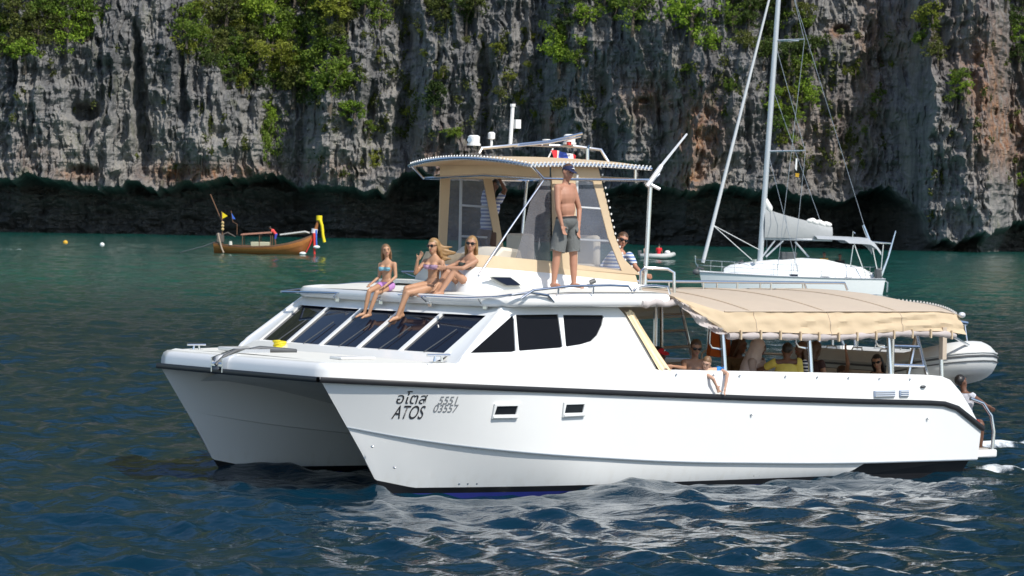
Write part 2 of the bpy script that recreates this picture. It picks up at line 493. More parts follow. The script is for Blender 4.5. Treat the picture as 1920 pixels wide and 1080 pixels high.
# free standing pinnacles and the bulging outcrop
for px, w, ytop, out in ((1215, 34, 12, 3.2), (1250, 20, 40, 2.0), (1385, 26, 95, 2.6)):
    d += out * np.exp(-((PX - px) / w) ** 2) * smooth(ytop - 6, ytop + 18, PY) * (1 - smooth(ytop + 90, ytop + 170, PY))
oc = np.exp(-(((PX - 1790 - (PY - 320) * 0.10) / 92) ** 2) ** 2) * smooth(95, 185, PY + 26 * (fbm(xs / 3, Z / 3, 55, 3) - 0.5))
d += oc * 5.0
for px, w, ytop, ybot, out in ((1475, 26, 280, 366, 2.6), (1640, 40, 140, 372, 3.0), (1185, 40, 150, 300, 2.5), (470, 60, 190, 345, 2.5), (110, 70, 150, 335, 3.0), (395, 34, 120, 340, 3.0)):
    d += out * np.exp(-((PX - px) / w) ** 2) * smooth(ytop - 30, ytop + 40, PY) * (1 - smooth(ybot, ybot + 20, PY))
# ground leans back higher up where the forest grows
lean = np.interp(PX, [0, 180, 300, 420, 640, 760, 960, 1060, 1240, 1300, 1420, 1560, 1640, 1900, 2000], [120, 90, 60, 190, 190, 120, 90, 130, 40, 110, 150, 120, 10, 40, 100])
zl = CAM_H + (403 - lean + (PX - 960) * ROLL) / 6700 * D0
d -= np.clip(Z - zl, 0, 30) * 0.42 + np.clip(Z - 46, 0, 300) * 0.30
# tidal notch: the deep undercut along the waterline
lip = np.interp(PX, [-200, 0, 130, 300, 500, 640, 720, 760, 900, 1240, 1420, 1500, 1600, 1660, 1700, 1740, 1860, 1900, 2200],
                [330, 328, 338, 344, 330, 352, 352, 322, 340, 345, 352, 366, 372, 352, 380, 440, 452, 420, 400])
zlip = CAM_H + (403 - lip + (PX - 960) * ROLL) / 6700 * D0 + (fbm(xs / 5.0, xs * 0 + 3.3, 61, 4, .6) - 0.5) * 4.6 + (fbm((xs + wx2) / 0.7, Z * .3, 66, 2) - 0.5) * 0.5
nd = np.interp(PX, [0, 640, 720, 760, 1250, 1480, 1660, 1720, 1760, 1860, 1920], [9, 9, 12, 15, 13, 11, 12, 9, 3, 3, 5])
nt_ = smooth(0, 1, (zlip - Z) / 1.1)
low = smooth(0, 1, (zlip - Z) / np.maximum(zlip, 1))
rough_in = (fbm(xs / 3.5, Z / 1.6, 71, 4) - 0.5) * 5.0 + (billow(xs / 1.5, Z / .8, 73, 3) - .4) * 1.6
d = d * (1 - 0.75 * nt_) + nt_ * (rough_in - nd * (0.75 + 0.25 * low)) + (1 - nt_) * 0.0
d += np.exp(-((zlip - Z - 0.2) / 0.8) ** 2) * 0.9
gl = smooth(0.155, 0.22, np.abs(T))
Y = D0 - d
X = T * D0 + (fbm(xs / 1.3, Z / 1.3, 81, 2) - 0.5) * 0.5 + wx2 * 0.25
crust = np.zeros_like(T)
for px, py, rx, ry, s in ((1310, 250, 45, 75, 1.0), (1290, 340, 40, 30, .7), (1210, 185, 45, 38, .75), (1630, 110, 26, 140, .5), (1840, 140, 50, 120, .75), (1880, 260, 60, 70, .7), (340, 325, 70, 22, .8), (150, 328, 40, 12, .9),
                          (450, 325, 80, 18, .7), (1545, 250, 90, 90, .32), (1700, 60, 60, 80, .4), (1570, 60, 18, 14, .9), (1030, 235, 16, 30, .6), (620, 320, 60, 20, .5), (820, 300, 60, 60, .4), (60, 300, 60, 40, .25)):
    crust += s * np.exp(-((PX - px) / rx) ** 2 - ((PY - py) / ry) ** 2)
pale = np.zeros_like(T)
for px, py, rx, ry, s in ((130, 270, 180, 80, .8), (480, 280, 200, 60, .7), (1320, 330, 120, 40, .5), (1830, 420, 60, 60, .9), (1590, 270, 130, 120, .4), (870, 200, 70, 90, .3), (1210, 180, 60, 50, .8), (660, 280, 70, 60, .6)):
    pale += s * np.exp(-((PX - px) / rx) ** 2 - ((PY - py) / ry) ** 2)

m, nt, b = new_mat('karst_limestone')
b.inputs['Roughness'].default_value = 0.9
b.inputs['Specular IOR Level'].default_value = 0.2
tc = nt.nodes.new("ShaderNodeTexCoord")
def noise(scale, vec, detail=5, rough=0.6, stretch=None):
    mp = nt.nodes.new("ShaderNodeMapping"); mp.inputs['Scale'].default_value = stretch or (1, 1, 1)
    nt.links.new(vec, mp.inputs[0])
    n = nt.nodes.new("ShaderNodeTexNoise"); n.inputs['Scale'].default_value = scale; n.inputs['Detail'].default_value = detail; n.inputs['Roughness'].default_value = rough
    nt.links.new(mp.outputs[0], n.inputs['Vector'])
    return n.outputs[0]
def ramp(fac, stops):
    r = nt.nodes.new("ShaderNodeValToRGB")
    el = r.color_ramp.elements
    while len(el) < len(stops): el.new(0.5)
    for e, (p, c) in zip(el, stops): e.position = p; e.color = (*c, 1)
    nt.links.new(fac, r.inputs[0]); return r.outputs[0]
def mixc(fac, a, bb, mode='MIX'):
    x = nt.nodes.new("ShaderNodeMix"); x.data_type = 'RGBA'; x.blend_type = mode
    if isinstance(fac, float): x.inputs[0].default_value = fac
    else: nt.links.new(fac, x.inputs[0])
    for sock, val in ((x.inputs[6], a), (x.inputs[7], bb)):
        if isinstance(val, tuple): sock.default_value = (*val, 1)
        else: nt.links.new(val, sock)
    return x.outputs[2]
def mth(op, a, bb):
    x = nt.nodes.new("ShaderNodeMath"); x.operation = op
    for i, v in enumerate((a, bb)):
        if isinstance(v, (int, float)): x.inputs[i].default_value = v
        else: nt.links.new(v, x.inputs[i])
    return x.outputs[0]
OBJ = tc.outputs['Object']
streak = noise(0.55, OBJ, 6, 0.65, (1.0, 0.3, 0.12))
blot = noise(0.22, OBJ, 7, 0.65, (1, 1, 0.6))
fine = noise(2.6, OBJ, 6, 0.7, (1, 0.6, 0.6))
apale = nt.nodes.new("ShaderNodeAttribute"); apale.attribute_name = 'pale'
acr = nt.nodes.new("ShaderNodeAttribute"); acr.attribute_name = 'crust'
anot = nt.nodes.new("ShaderNodeAttribute"); anot.attribute_name = 'notch_dark'
s1 = mth('ADD', mth('ADD', mth('MULTIPLY', streak, 0.75), mth('MULTIPLY', blot, 0.4)), mth('MULTIPLY', apale.outputs['Fac'], 0.17))
fstreak = noise(2.2, OBJ, 5, 0.6, (1.0, 0.3, 0.10))
s1 = mth('ADD', s1, mth('MULTIPLY', mth('SUBTRACT', fstreak, 0.5), 0.55))
base = ramp(s1, [(0.34, (0.075, 0.076, 0.079)), (0.52, (0.165, 0.164, 0.164)), (0.66, (0.262, 0.254, 0.243)), (0.90, (0.36, 0.335, 0.29))])
base = mixc(mth('MULTIPLY', fine, 0.75), base, mixc(1.0, base, (0.55, 0.56, 0.58), 'MULTIPLY'))
rf = mth('MULTIPLY', mth('MULTIPLY', acr.outputs['Fac'], 3.3), mth('SUBTRACT', noise(0.8, OBJ, 6, 0.65, (1, 1, 0.35)), 0.29))
rfc = nt.nodes.new("ShaderNodeClamp"); nt.links.new(rf, rfc.inputs[0])
rust = ramp(noise(1.3, OBJ, 5, 0.6, (1, 1, 0.5)), [(0.32, (0.12, 0.045, 0.022)), (0.52, (0.28, 0.135, 0.065)), (0.72, (0.38, 0.26, 0.16))])
base = mixc(rfc.outputs[0], base, rust)
aveg = nt.nodes.new("ShaderNodeAttribute"); aveg.attribute_name = 'forest'
moss = mth('MAXIMUM', mth('MULTIPLY', mth('GREATER_THAN', noise(0.35, OBJ, 6, 0.7, (1, 1, 0.5)), 0.60), 0.30), aveg.outputs['Fac'])
base = mixc(moss, base, mixc(noise(0.8, OBJ, 5), (0.035, 0.055, 0.014), (0.12, 0.13, 0.035)))
base = mixc(anot.outputs['Fac'], base, mixc(noise(0.6, OBJ, 5), (0.028, 0.032, 0.036), (0.115, 0.11, 0.10)))  # rock colour turns darker and cooler inside the undercut
nt.links.new(base, b.inputs['Base Color'])
bp = nt.nodes.new("ShaderNodeBump"); bp.inputs['Strength'].default_value = 0.9; bp.inputs['Distance'].default_value = 0.35
nt.links.new(mth('ADD', fine, mth('MULTIPLY', streak, 0.8)), bp.inputs['Height'])
nt.links.new(bp.outputs[0], b.inputs['Normal'])
ROCK = m
CV = np.stack([X, Y, Z], -1).reshape(-1, 3)
CF = grid_faces(len(tf), len(zf))
cl_me = np_mesh('cliff', CV, CF, ROCK, {'crust': crust, 'pale': pale, 'notch_dark': nt_ * 0.85, 'forest': smooth(46, 60, Z + 10 * (fbm(xs / 6, Z / 6, 91, 3) - .5)) * 0.9})
cl_me.polygons.foreach_set('use_smooth', np.zeros(len(cl_me.polygons), bool))
cliff = bpy.data.objects.new('cliff', cl_me); COL.objects.link(cliff)
tag(cliff, 'grey limestone sea cliff with rust streaks and a deep dark undercut', kind='structure')
NT, NZ = len(tf), len(zf)
CV3 = CV.reshape(NT, NZ, 3)
def rock_at(px, py):
    """surface point of the finished rock near that bearing and height"""
    py0 = py - (px - 960) * ROLL
    col = int(np.argmin(np.abs(tf - PXT(px - (540 - py0) * ROLL))))
    yy = 403 - (CV3[col, :, 2] - CAM_H) / CV3[col, :, 1] * 6700
    return CV3[col, int(np.argmin(np.abs(yy - py0)))]

# ================================================================== VEGETATION ON THE CLIFF
def leaf_mat(name, c1, c2, c3):
    m, nt, b = new_mat(name)
    b.inputs['Roughness'].default_value = 0.6
    b.inputs['Specular IOR Level'].default_value = 0.25
    g = nt.nodes.new("ShaderNodeNewGeometry")
    oi = nt.nodes.new("ShaderNodeObjectInfo")
    r = nt.nodes.new("ShaderNodeValToRGB")
    el = r.color_ramp.elements; el.new(0.5)
    for e, (p, c) in zip(el, ((0.1, c1), (0.5, c2), (0.9, c3))): e.position = p; e.color = (*c, 1)
    a = nt.nodes.new("ShaderNodeMath"); a.operation = 'MULTIPLY_ADD'; a.inputs[1].default_value = 0.55
    s = nt.nodes.new("ShaderNodeMath"); s.operation = 'MULTIPLY'; s.inputs[1].default_value = 0.45
    nt.links.new(oi.outputs['Random'], s.inputs[0]); nt.links.new(g.outputs['Random Per Island'], a.inputs[0]); nt.links.new(s.outputs[0], a.inputs[2])
    nt.links.new(a.outputs[0], r.inputs[0]); nt.links.new(r.outputs[0], b.inputs['Base Color'])
    tr = nt.nodes.new("ShaderNodeBsdfTranslucent"); nt.links.new(r.outputs[0], tr.inputs[0])
    mx = nt.nodes.new("ShaderNodeMixShader"); mx.inputs[0].default_value = 0.3
    out = nt.nodes["Material Output"]
    nt.links.new(b.outputs[0], mx.inputs[1]); nt.links.new(tr.outputs[0], mx.inputs[2]); nt.links.new(mx.outputs[0], out.inputs[0])
    return m
LEAF = {
    'mid': leaf_mat('leaf_mid', (0.051, 0.096, 0.014), (0.120, 0.185, 0.025), (0.196, 0.261, 0.034)),
    'dark': leaf_mat('leaf_dark', (0.024, 0.044, 0.011), (0.060, 0.096, 0.020), (0.102, 0.137, 0.028)),
    'bright': leaf_mat('leaf_bright', (0.102, 0.178, 0.017), (0.196, 0.302, 0.031), (0.290, 0.384, 0.042)),
    'yellow': leaf_mat('leaf_yellow', (0.110, 0.140, 0.016), (0.190, 0.220, 0.028), (0.28, 0.30, 0.045)),
    'olive': leaf_mat('leaf_olive', (0.060, 0.075, 0.018), (0.110, 0.130, 0.028), (0.17, 0.18, 0.045)),
}
BARK = mat('bark', (0.10, 0.08, 0.06), 0.9, var=0.3)
vr = random.Random(3)
def leaf_quad(M, c, s, rnd, up=0.35):
    n = Vector((rnd.gauss(0, 1), rnd.gauss(0, 1), rnd.gauss(0, 1) + up)).normalized()
    t = n.orthogonal().normalized(); t = Quaternion(n, rnd.uniform(0, 6.28)) @ t
    u = n.cross(t); c = Vector(c)
    a, b = s * rnd.uniform(0.6, 1.15), s * rnd.uniform(0.35, 0.6)
    M.add([c - t * a, c - u * b + n * 0.15 * a, c + t * a, c + u * b + n * 0.15 * a], [(0, 1, 2, 3)])
def crown_mesh(seed, tall=0.8, lobes=44, per=30, leaf=0.066):
    rnd = random.Random(seed); M = MB()
    for i in range(lobes):
        p = Vector((rnd.gauss(0, 1), rnd.gauss(0, 1), rnd.gauss(0, 1))).normalized() * rnd.uniform(0.2, 0.98)
        p.z *= tall; rr = rnd.uniform(0.12, 0.27)
        for k in range(per):
            q = Vector((rnd.gauss(0, 1), rnd.gauss(0, 1), rnd.gauss(0, 1))).normalized() * rr * rnd.uniform(0.65, 1.05)
            q.z *= 0.75
            leaf_quad(M, p + q, leaf * rnd.uniform(0.7, 1.4), rnd)
    return M
CROWNS = [crown_mesh(s, t) for s, t in ((1, .75), (2, .9), (3, .7), (4, 1.05), (5, .8))]
CROWN_ME = {(i, k): c.mesh('crown', LEAF[k]) for i, c in enumerate(CROWNS) for k in LEAF}
tm = MB()
tm.tube([(0, 0, -1.25), (0.04, 0.02, -0.8), (0.0, 0.05, -0.35), (0.05, 0, 0.1)], [0.085, 0.07, 0.055, 0.03], 7)
for a in range(5):
    an = a * 1.26
    tm.tube([(0.01, 0.03, -0.4 + 0.08 * a), (0.25 * math.cos(an), 0.25 * math.sin(an), -0.1 + 0.06 * a), (0.5 * math.cos(an + .2), 0.5 * math.sin(an + .2), 0.2 + 0.04 * a)], [0.035, 0.025, 0.012], 5)
TRUNK_ME = tm.mesh('trunk', BARK, True)

def tree(px, py, rpx, kind, label, group, name='cliff_tree', zs=1.0):
    p = Vector([float(q) for q in rock_at(px, py)])
    r = rpx / 6700.0 * p.y * 1.3
    i = vr.randrange(5)
    root = empty(name, (p.x, p.y - r * 0.25, p.z - r * 0.55), vr.uniform(0, 6.28), label, 'tree' if name == 'cliff_tree' else 'bush', group)
    for nm, me in (('trunk', TRUNK_ME), ('crown', CROWN_ME[(i, kind)])):
        o = bpy.data.objects.new(nm, me); COL.objects.link(o); o.parent = root
        o.scale = (r * vr.uniform(0.9, 1.15), r * vr.uniform(0.9, 1.15), r * zs * vr.uniform(0.85, 1.1)); o.location = (0, 0, r * 0.9)
    return root
def inside(poly, x, y):
    c = False; n = len(poly)
    for i in range(n):
        (x1, y1), (x2, y2) = poly[i], poly[i - 1]
        if (y1 > y) != (y2 > y) and x < (x2 - x1) * (y - y1) / (y2 - y1) + x1: c = not c
    return c
def thicket(poly, n, rr, kinds, label, group, name='cliff_tree'):
    xs_ = [p[0] for p in poly]; ys_ = [p[1] for p in poly]; k = 0; tries = 0; got = []
    while k < n and tries < 4000:
        tries += 1
        x, y = vr.uniform(min(xs_), max(xs_)), vr.uniform(min(ys_), max(ys_))
        rad = vr.uniform(*rr)
        if not inside(poly, x, y) or any((x - a) ** 2 + (y - b) ** 2 < (0.48 * (rad + c)) ** 2 for a, b, c in got): continue
        got.append((x, y, rad)); kd = vr.choice(kinds); tree(x, y, rad, kd, ADJ[kd] + label, group, name); k += 1

ADJ = {'mid': 'mid green ', 'dark': 'dark green ', 'bright': 'bright green ', 'yellow': 'yellow green ', 'olive': 'olive '}
thicket([(330, 55), (360, 25), (470, -15), (650, -15), (635, 70), (655, 165), (600, 195), (520, 172), (455, 160), (395, 130), (350, 95)], 60, (20, 40), ['mid', 'mid', 'mid', 'bright', 'olive', 'dark', 'yellow'],
        'leafy tree packed in the big thicket above the longtail boat', 'trees of the big thicket on the cliff')
tree(545, 128, 30, 'yellow', 'yellow green round tree standing out among the darker trees of the big thicket', None)
tree(620, 165, 44, 'mid', 'deep green dome shaped tree at the lower corner of the big thicket', None)
tree(500, 265, 26, 'mid', 'climbing green tree hanging down the rock under the big thicket', None, zs=2.0)
tree(508, 215, 22, 'bright', 'small bright green tree clinging just under the big thicket', None, zs=1.3)
thicket([(-20, 20), (30, -15), (175, -15), (185, 60), (120, 95), (40, 105), (-20, 90)], 20, (20, 36), ['mid', 'bright', 'mid', 'olive'],
        'shrubby tree on the outer cliff ledge over open water', 'trees at the outer end of the cliff')
tree(168, 62, 17, 'bright', 'lime green bush bulging at the edge of the outer ledge', None, 'cliff_bush')
thicket([(575, -15), (760, -15), (735, 30), (660, 55), (600, 35)], 9, (18, 30), ['mid', 'dark', 'bright', 'olive'], 'leafy tree along the upper rim between thicket and bare rock', 'trees along the upper rim')
thicket([(790, -15), (905, -15), (890, 45), (820, 50)], 7, (16, 30), ['dark', 'mid', 'olive'], 'tree on the rim high over the flybridge', 'trees on the rim over the flybridge')
thicket([(1025, -15), (1240, -15), (1190, 30), (1110, 75), (1075, 150), (1035, 110)], 13, (18, 34), ['bright', 'mid', 'mid', 'dark'], 'leafy tree in the gully beside the fluted rock pinnacle', 'trees in the gully beside the pinnacle')
tree(1300, 48, 48, 'bright', 'big bright green tree between the fluted pinnacle and the sailing mast', None)
tree(1335, 88, 30, 'bright', 'bright green bush at the foot of the big tree beside the pinnacle', None)
thicket([(1340, -10), (1500, -15), (1530, 60), (1525, 130), (1470, 150), (1405, 90), (1350, 40)], 18, (20, 34), ['dark', 'dark', 'mid', 'olive'], 'tree growing on the slope behind the sailing mast', 'trees on the slope behind the mast')
thicket([(1440, 150), (1510, 150), (1535, 220), (1510, 275), (1455, 270), (1430, 215)], 11, (13, 25), ['bright', 'mid', 'yellow'], 'bush tumbling down the rock behind the rigging', 'bushes behind the rigging', 'cliff_bush')
tree(1290, 137, 20, 'mid', 'small dark bush on the ledge below the fluted pinnacle', None, 'cliff_bush', 0.6)
tree(1370, 165, 14, 'mid', 'little bush on the ledge next to the forestay', None, 'cliff_bush')
thicket([(1770, 135), (1800, 130), (1812, 190), (1780, 190)], 4, (13, 20), ['bright', 'mid'], 'bush on the crown of the bulging outcrop', 'bushes on the outcrop', 'cliff_bush')
thicket([(1715, 20), (1765, 15), (1760, 120), (1725, 100)], 6, (13, 23), ['mid', 'olive', 'yellow'], 'trailing shrub in the crack above the outcrop', 'shrubs above the outcrop', 'cliff_bush')
thicket([(1880, -10), (1940, -10), (1940, 125), (1895, 110)], 7, (18, 28), ['bright', 'mid', 'dark'], 'shrub at the inner end of the cliff beyond the outcrop', 'shrubs beyond the outcrop', 'cliff_bush')
tree(1918, 345, 18, 'bright', 'green bush low on the rock just above the water beyond the outcrop', None, 'cliff_bush')
tree(815, 185, 26, 'dark', 'dark bushy shrub in the cleft above the flybridge roof', None, 'cliff_bush', 1.3)
tree(855, 256, 20, 'mid', 'low green shrub just above the flybridge roof', None, 'cliff_bush', 0.7)
tree(668, 212, 24, 'bright', 'bright shrub on the ledge below the dome shaped tree', None, 'cliff_bush')
tree(690, 240, 15, 'mid', 'small shrub below the bright ledge shrub', None, 'cliff_bush')
tree(700, 305, 15, 'yellow', 'yellowish tuft bush hanging low over the undercut', None, 'cliff_bush', 1.5)
tree(1050, 200, 16, 'olive', 'olive shrub on the rock above the standing man', None, 'cliff_bush', 1.4)

thicket([(690, 60), (760, 30), (900, 40), (1010, 60), (1010, 230), (900, 200), (800, 240), (700, 230)], 22, (7, 13), ['yellow', 'olive', 'yellow', 'mid'], 'small bush dotted on the rock wall above the flybridge', 'small bushes on the wall above the flybridge', 'cliff_bush')
thicket([(1530, 40), (1700, 40), (1700, 200), (1560, 320)], 12, (7, 13), ['yellow', 'olive', 'mid'], 'small bush dotted on the brown columns beside the outcrop', 'small bushes on the brown columns', 'cliff_bush')
tufts = MB()
tr_ = random.Random(8)
def tuft(px, py, rpx):
    p = rock_at(px, py); r = rpx / 6700.0 * p[1]
    for k in range(int(26 + rpx * 3)):
        q = Vector((tr_.gauss(0, .55), tr_.gauss(0, .25) - .3, tr_.gauss(0, .8))) * r
        leaf_quad(tufts, Vector([float(v) for v in p]) + q, 0.26 * tr_.uniform(.6, 1.3), tr_)
for (x0, x1, y0, y1, n, rr) in ((690, 1020, 40, 250, 58, (4, 9)), (600, 760, 40, 330, 30, (4, 9)), (1030, 1180, 90, 260, 14, (4, 9)), (1540, 1700, 30, 330, 26, (4, 9)), (1440, 1560, 60, 320, 22, (5, 12)),
                                (20, 330, 30, 330, 16, (3, 7)), (1260, 1420, 110, 220, 14, (5, 10)), (1720, 1910, 60, 420, 22, (3, 8)), (380, 480, 180, 300, 8, (3, 6)), (330, 700, 150, 250, 16, (6, 12))):
    for k in range(n): tuft(tr_.uniform(x0, x1), tr_.uniform(y0, y1), tr_.uniform(*rr))
tag(tufts.build('foliage', LEAF['olive']), 'yellowish ferns and tufts scattered over the cliff face', kind='stuff')

# ================================================================== CATAMARAN  (local frame: x aft from the near bow foot, y away from camera, z up)
CB = 4.2; CC = 2.1
cat_ = empty('catamaran', BOAT_P, BOAT_TH, 'big white power catamaran with beige canopies carrying passengers close to the camera', 'catamaran')
def zr(a): return I(a, [-1.02, .11, 1.87, 3.71, 5.63, 7.65, 9.11, 9.4, 9.65, 9.9, 10.18], [1.514, 1.47, 1.389, 1.304, 1.215, 1.138, 1.091, 1.075, 1.02, .88, .68])
def zg(a): return I(a, [-1.05, .75, 4.12, 6.66, 9.15, 9.42, 9.6, 9.8, 10.0, 10.23], [1.735, 1.738, 1.631, 1.565, 1.499, 1.478, 1.42, 1.25, 1.02, .70])
_zx = np.linspace(-1.2, 10.4, 233); _zy = np.interp(_zx, [-1.2, -.7, .2, 1.97, 4.29, 5.74, 7.45, 10.2], [1.02, .90, .71, .51, .341, .289, .237, .229])
_zy = np.convolve(np.pad(_zy, 16, 'edge'), np.ones(33) / 33, 'valid')
def zc(a): return I(a, _zx, _zy)
def gw(t, n=2.0): return 1 - (1 - min(max(t, 0), 1)) ** n
def wr(a): return .86 * gw((a + 1.02) / 2.7, 2.1)
def a_stem(z): return -1.02 + (1.514 - z) * .675
NU = 56
US = [((i / NU) ** 1.35) for i in range(NU + 1)]
def level(zfun, w, a0, a1, n=2.0, reach=3.8, curl=0.0):
    out = []
    for u in US:
        a = a0 + (a1 - a0) * u
        out.append((a, w * gw((a - a0) / reach, n) , zfun(a)))
    return out
L0 = level(zr, .86, a_stem(1.514), 10.19, 2.1, 2.7)
L2 = level(zc, .82, a_stem(.87), 10.17, 1.9, 3.0)
def midlev(t, dip):
    return [(lerp(p[0], q[0], t), lerp(p[1], q[1], t) - dip * min(1, i / 9.0) * (1 - min(1, i / 30.0)) * 4 * t * (1 - t), lerp(p[2], q[2], t)) for i, (p, q) in enumerate(zip(L0, L2))]
UPPER = [L0, midlev(.12, .012), midlev(.3, .012), midlev(.5, .012), midlev(.75, .012), L2]
zck = lambda a: zc(a) - .012
L3 = level(zck, .795, a_stem(.85), 7.95, 1.9, 3.0)
L4 = level(lambda a: .17 if a < -.1 else I(a, [-.1, .4, 8], [.15, .045, .045]), .70, a_stem(.19), 7.58, 1.6, 3.4)
L5 = level(lambda a: -.035, .67, .04, 7.5, 1.6, 3.4)
L6 = level(lambda a: -.55, .40, .25, 7.4, 1.6, 3.4)
for i in range(NU + 1):      # the forefoot follows the rake of the stem
    a, w, z = L4[i]
HULLM = []
for yc, name in ((0.0, 'hull'), (CB, 'hull')):
    side_out = -1 if yc == 0 else 1
    up = MB()
    up.grid([[(a, yc + side_out * w, z) for a, w, z in L] for L in UPPER])
    up.grid([[(a, yc - side_out * w, z) for a, w, z in L] for L in UPPER])
    # inner side only below the chine; the tunnel covers the rest.  knuckle ledges on both sides
    for sd in (-1, 1):
        up.grid([[(a, yc + sd * w, z) for a, w, z in L] for L in (L3, [(lerp(p[0], q[0], .5), lerp(p[1], q[1], .5) + .02, lerp(p[2], q[2], .5)) for p, q in zip(L3, L4)], L4)])
        n = len(L3)
        Lx = [(min(a, 10.17), w, z) for a, w, z in level(zc, .82, a_stem(.87), 7.95, 1.9, 3.0)]
        up.grid([[(a, yc + sd * w, z) for a, w, z in Lx], [(a, yc + sd * w, z) for a, w, z in L3]])
    # transom closing panel and the slanted quarter
    up.poly([(10.19, yc - .86, .69), (10.17, yc - .82, .229), (10.17, yc + .82, .229), (10.19, yc + .86, .69)])
    h = up.build(name, HULLW, cat_, 50)
    bt = MB()
    for sd in (-1, 1):
        bt.grid([[(a, yc + sd * w, z) for a, w, z in L] for L in (L4, L5)])
    bt.build('boot_stripe', BLACKRUB, h, True)
    kl = MB()
    for sd in (-1, 1):
        kl.grid([[(a, yc + sd * w, z) for a, w, z in L] for L in (L5, L6)])
    kl.build('antifouling', NAVY, h, True)
    # black recessed run paints in the shaded void aft below the chine
    af = MB()
    af.add([(7.55, yc - .66, .0), (7.95, yc - .70, .228), (10.1, yc - .72, .228), (10.0, yc - .66, .02), (9.95, yc - .5, -.5), (7.5, yc - .5, -.5),
            (7.55, yc + .66, .0), (7.95, yc + .70, .228), (10.1, yc + .72, .228), (10.0, yc + .66, .02), (9.95, yc + .5, -.5), (7.5, yc + .5, -.5)],
           [(0, 1, 2, 3), (0, 3, 4, 5), (6, 9, 8, 7), (6, 11, 10, 9), (2, 8, 9, 3), (3, 9, 10, 4), (0, 5, 11, 6), (0, 6, 7, 1)])
    af.build('aft_shade_void', BLACKRUB, h)
    gs = MB()
    gs.tube([(a, yc + side_out * (w + .004), z - .006) for a, w, z in level(zc, .82, a_stem(.87), 10.15, 1.9, 3.0)], .011, 5)
    gs.build('chine_line', GREY_LINE, h, True)
    fit = MB()
    if yc == 0:
        for px_, py_ in ((830, 908), (843, 908), (857, 908)):
            pass
        for a_ in (1.02, 1.14, 1.27, 5.9, 6.0):
            w_ = I(a_, [p[0] for p in L4], [p[1] for p in L4])
            fit.ell((a_, -w_ - .012, .10), .022, .02, .022, 8, 6)
        for a_, z_ in ((-.02, .34), (9.1, .86), (5.72, .98), (-.3, .62)):
            fit.ell((a_, -I(a_, [p[0] for p in L2], [p[1] for p in L2]) - .045, z_), .018, .03, .018, 8, 6)
        fit.build('skin_fitting', STEEL, h, True)
    HULLM.append(up)
HBVH = BVHTree.FromPolygons([Vector(v) for v in HULLM[0].v], HULLM[0].f)
def hull_y(a, z):
    h = HBVH.ray_cast(Vector((a, -3, z)), Vector((0, 1, 0)))
    return h[0].y if h[0] is not None else -.8

# tunnel and bridge deck underside
tun = MB(); rows = []
for u in US:
    row = []
    for j in range(37):
        ph = math.pi * j / 36
        cs = math.copysign(abs(math.cos(ph)) ** .62, math.cos(ph)); sn = math.sin(ph) ** .62
        a0_ = -.55 + 10.6 * u
        zt = I(a0_, [-.6, .3, 1.2, 2.5, 10], [1.49, 1.30, 1.05, .82, .74])
        zlo = zc(a0_) - .004
        z = zlo + (zt - zlo) * sn
        a = a_stem(z) + (10.1 - a_stem(z)) * u
        w = .82 * gw((a - a_stem(.87)) / 3.0, 1.9) * (1 - sn * .25)
        row.append((a + .55 * (1 - u) * sn, CC - (CC - w) * cs, z))
    rows.append(row)
tun.grid(rows)
tun.build('bridge_deck', WHITE, cat_, 60)
sof = MB(); sof.grid([[(a, lerp(.02, CB - .02, j / 8), z + .03 * math.sin(math.pi * j / 8)) for j in range(9)] for a, z in ((-1.03, 1.50), (-.8, 1.47), (-.2, 1.44), (.6, 1.36), (1.4, 1.2))]); sof.build('deck_soffit', WHITE, cat_, True)

# foredeck moulding with rounded edge, from rub rail up
def outline(ins, zz, aft=1.6):
    pts = []
    n = 26
    for i in range(n):
        a = lerp(aft, -1.0 + ins, i / (n - 1)); pts.append((a, -max(wr(a) - ins * .8, -.0) , zz(a)))
    for j in range(1, 24):
        t = j / 24
        pts.append((-1.02 + ins - .03 * math.sin(math.pi * t), lerp(0 + ins * .3, CB - ins * .3, t), zz(-1.02)))
    for i in range(n):
        a = lerp(-1.0 + ins, aft, i / (n - 1)); pts.append((a, CB + max(wr(a) - ins * .8, 0), zz(a)))
    return pts
fd = MB()
loops = [outline(0.0, zr), outline(.01, lambda a: lerp(zr(a), zg(a), .55)), outline(.04, lambda a: lerp(zr(a), zg(a), .86)), outline(.10, lambda a: zg(a)), outline(.16, lambda a: zg(a) + .004)]
fd.grid(loops)
fore = fd.build('foredeck', WHITE, cat_, 60)
tp = MB()
ring = outline(.16, lambda a: zg(a) + .004)
n = 26; nr = len(ring)
strips = [[ring[i], *[(lerp(ring[i][0], ring[nr - 1 - i][0], t), lerp(ring[i][1], ring[nr - 1 - i][1], t), ring[i][2] + .03 * math.sin(math.pi * t)) for t in (.1, .25, .5, .75, .9)], ring[nr - 1 - i]] for i in range(n)]
tp.grid(strips)
fr_ = ring[n - 1:nr - n + 1]
tp.grid([[(p[0], p[1], p[2]) for p in fr_], [(p[0] + .05, lerp(p[1], CC, .02), p[2] + .02) for p in fr_]])
tp.build('deck_surface', CREAM, fore, True)
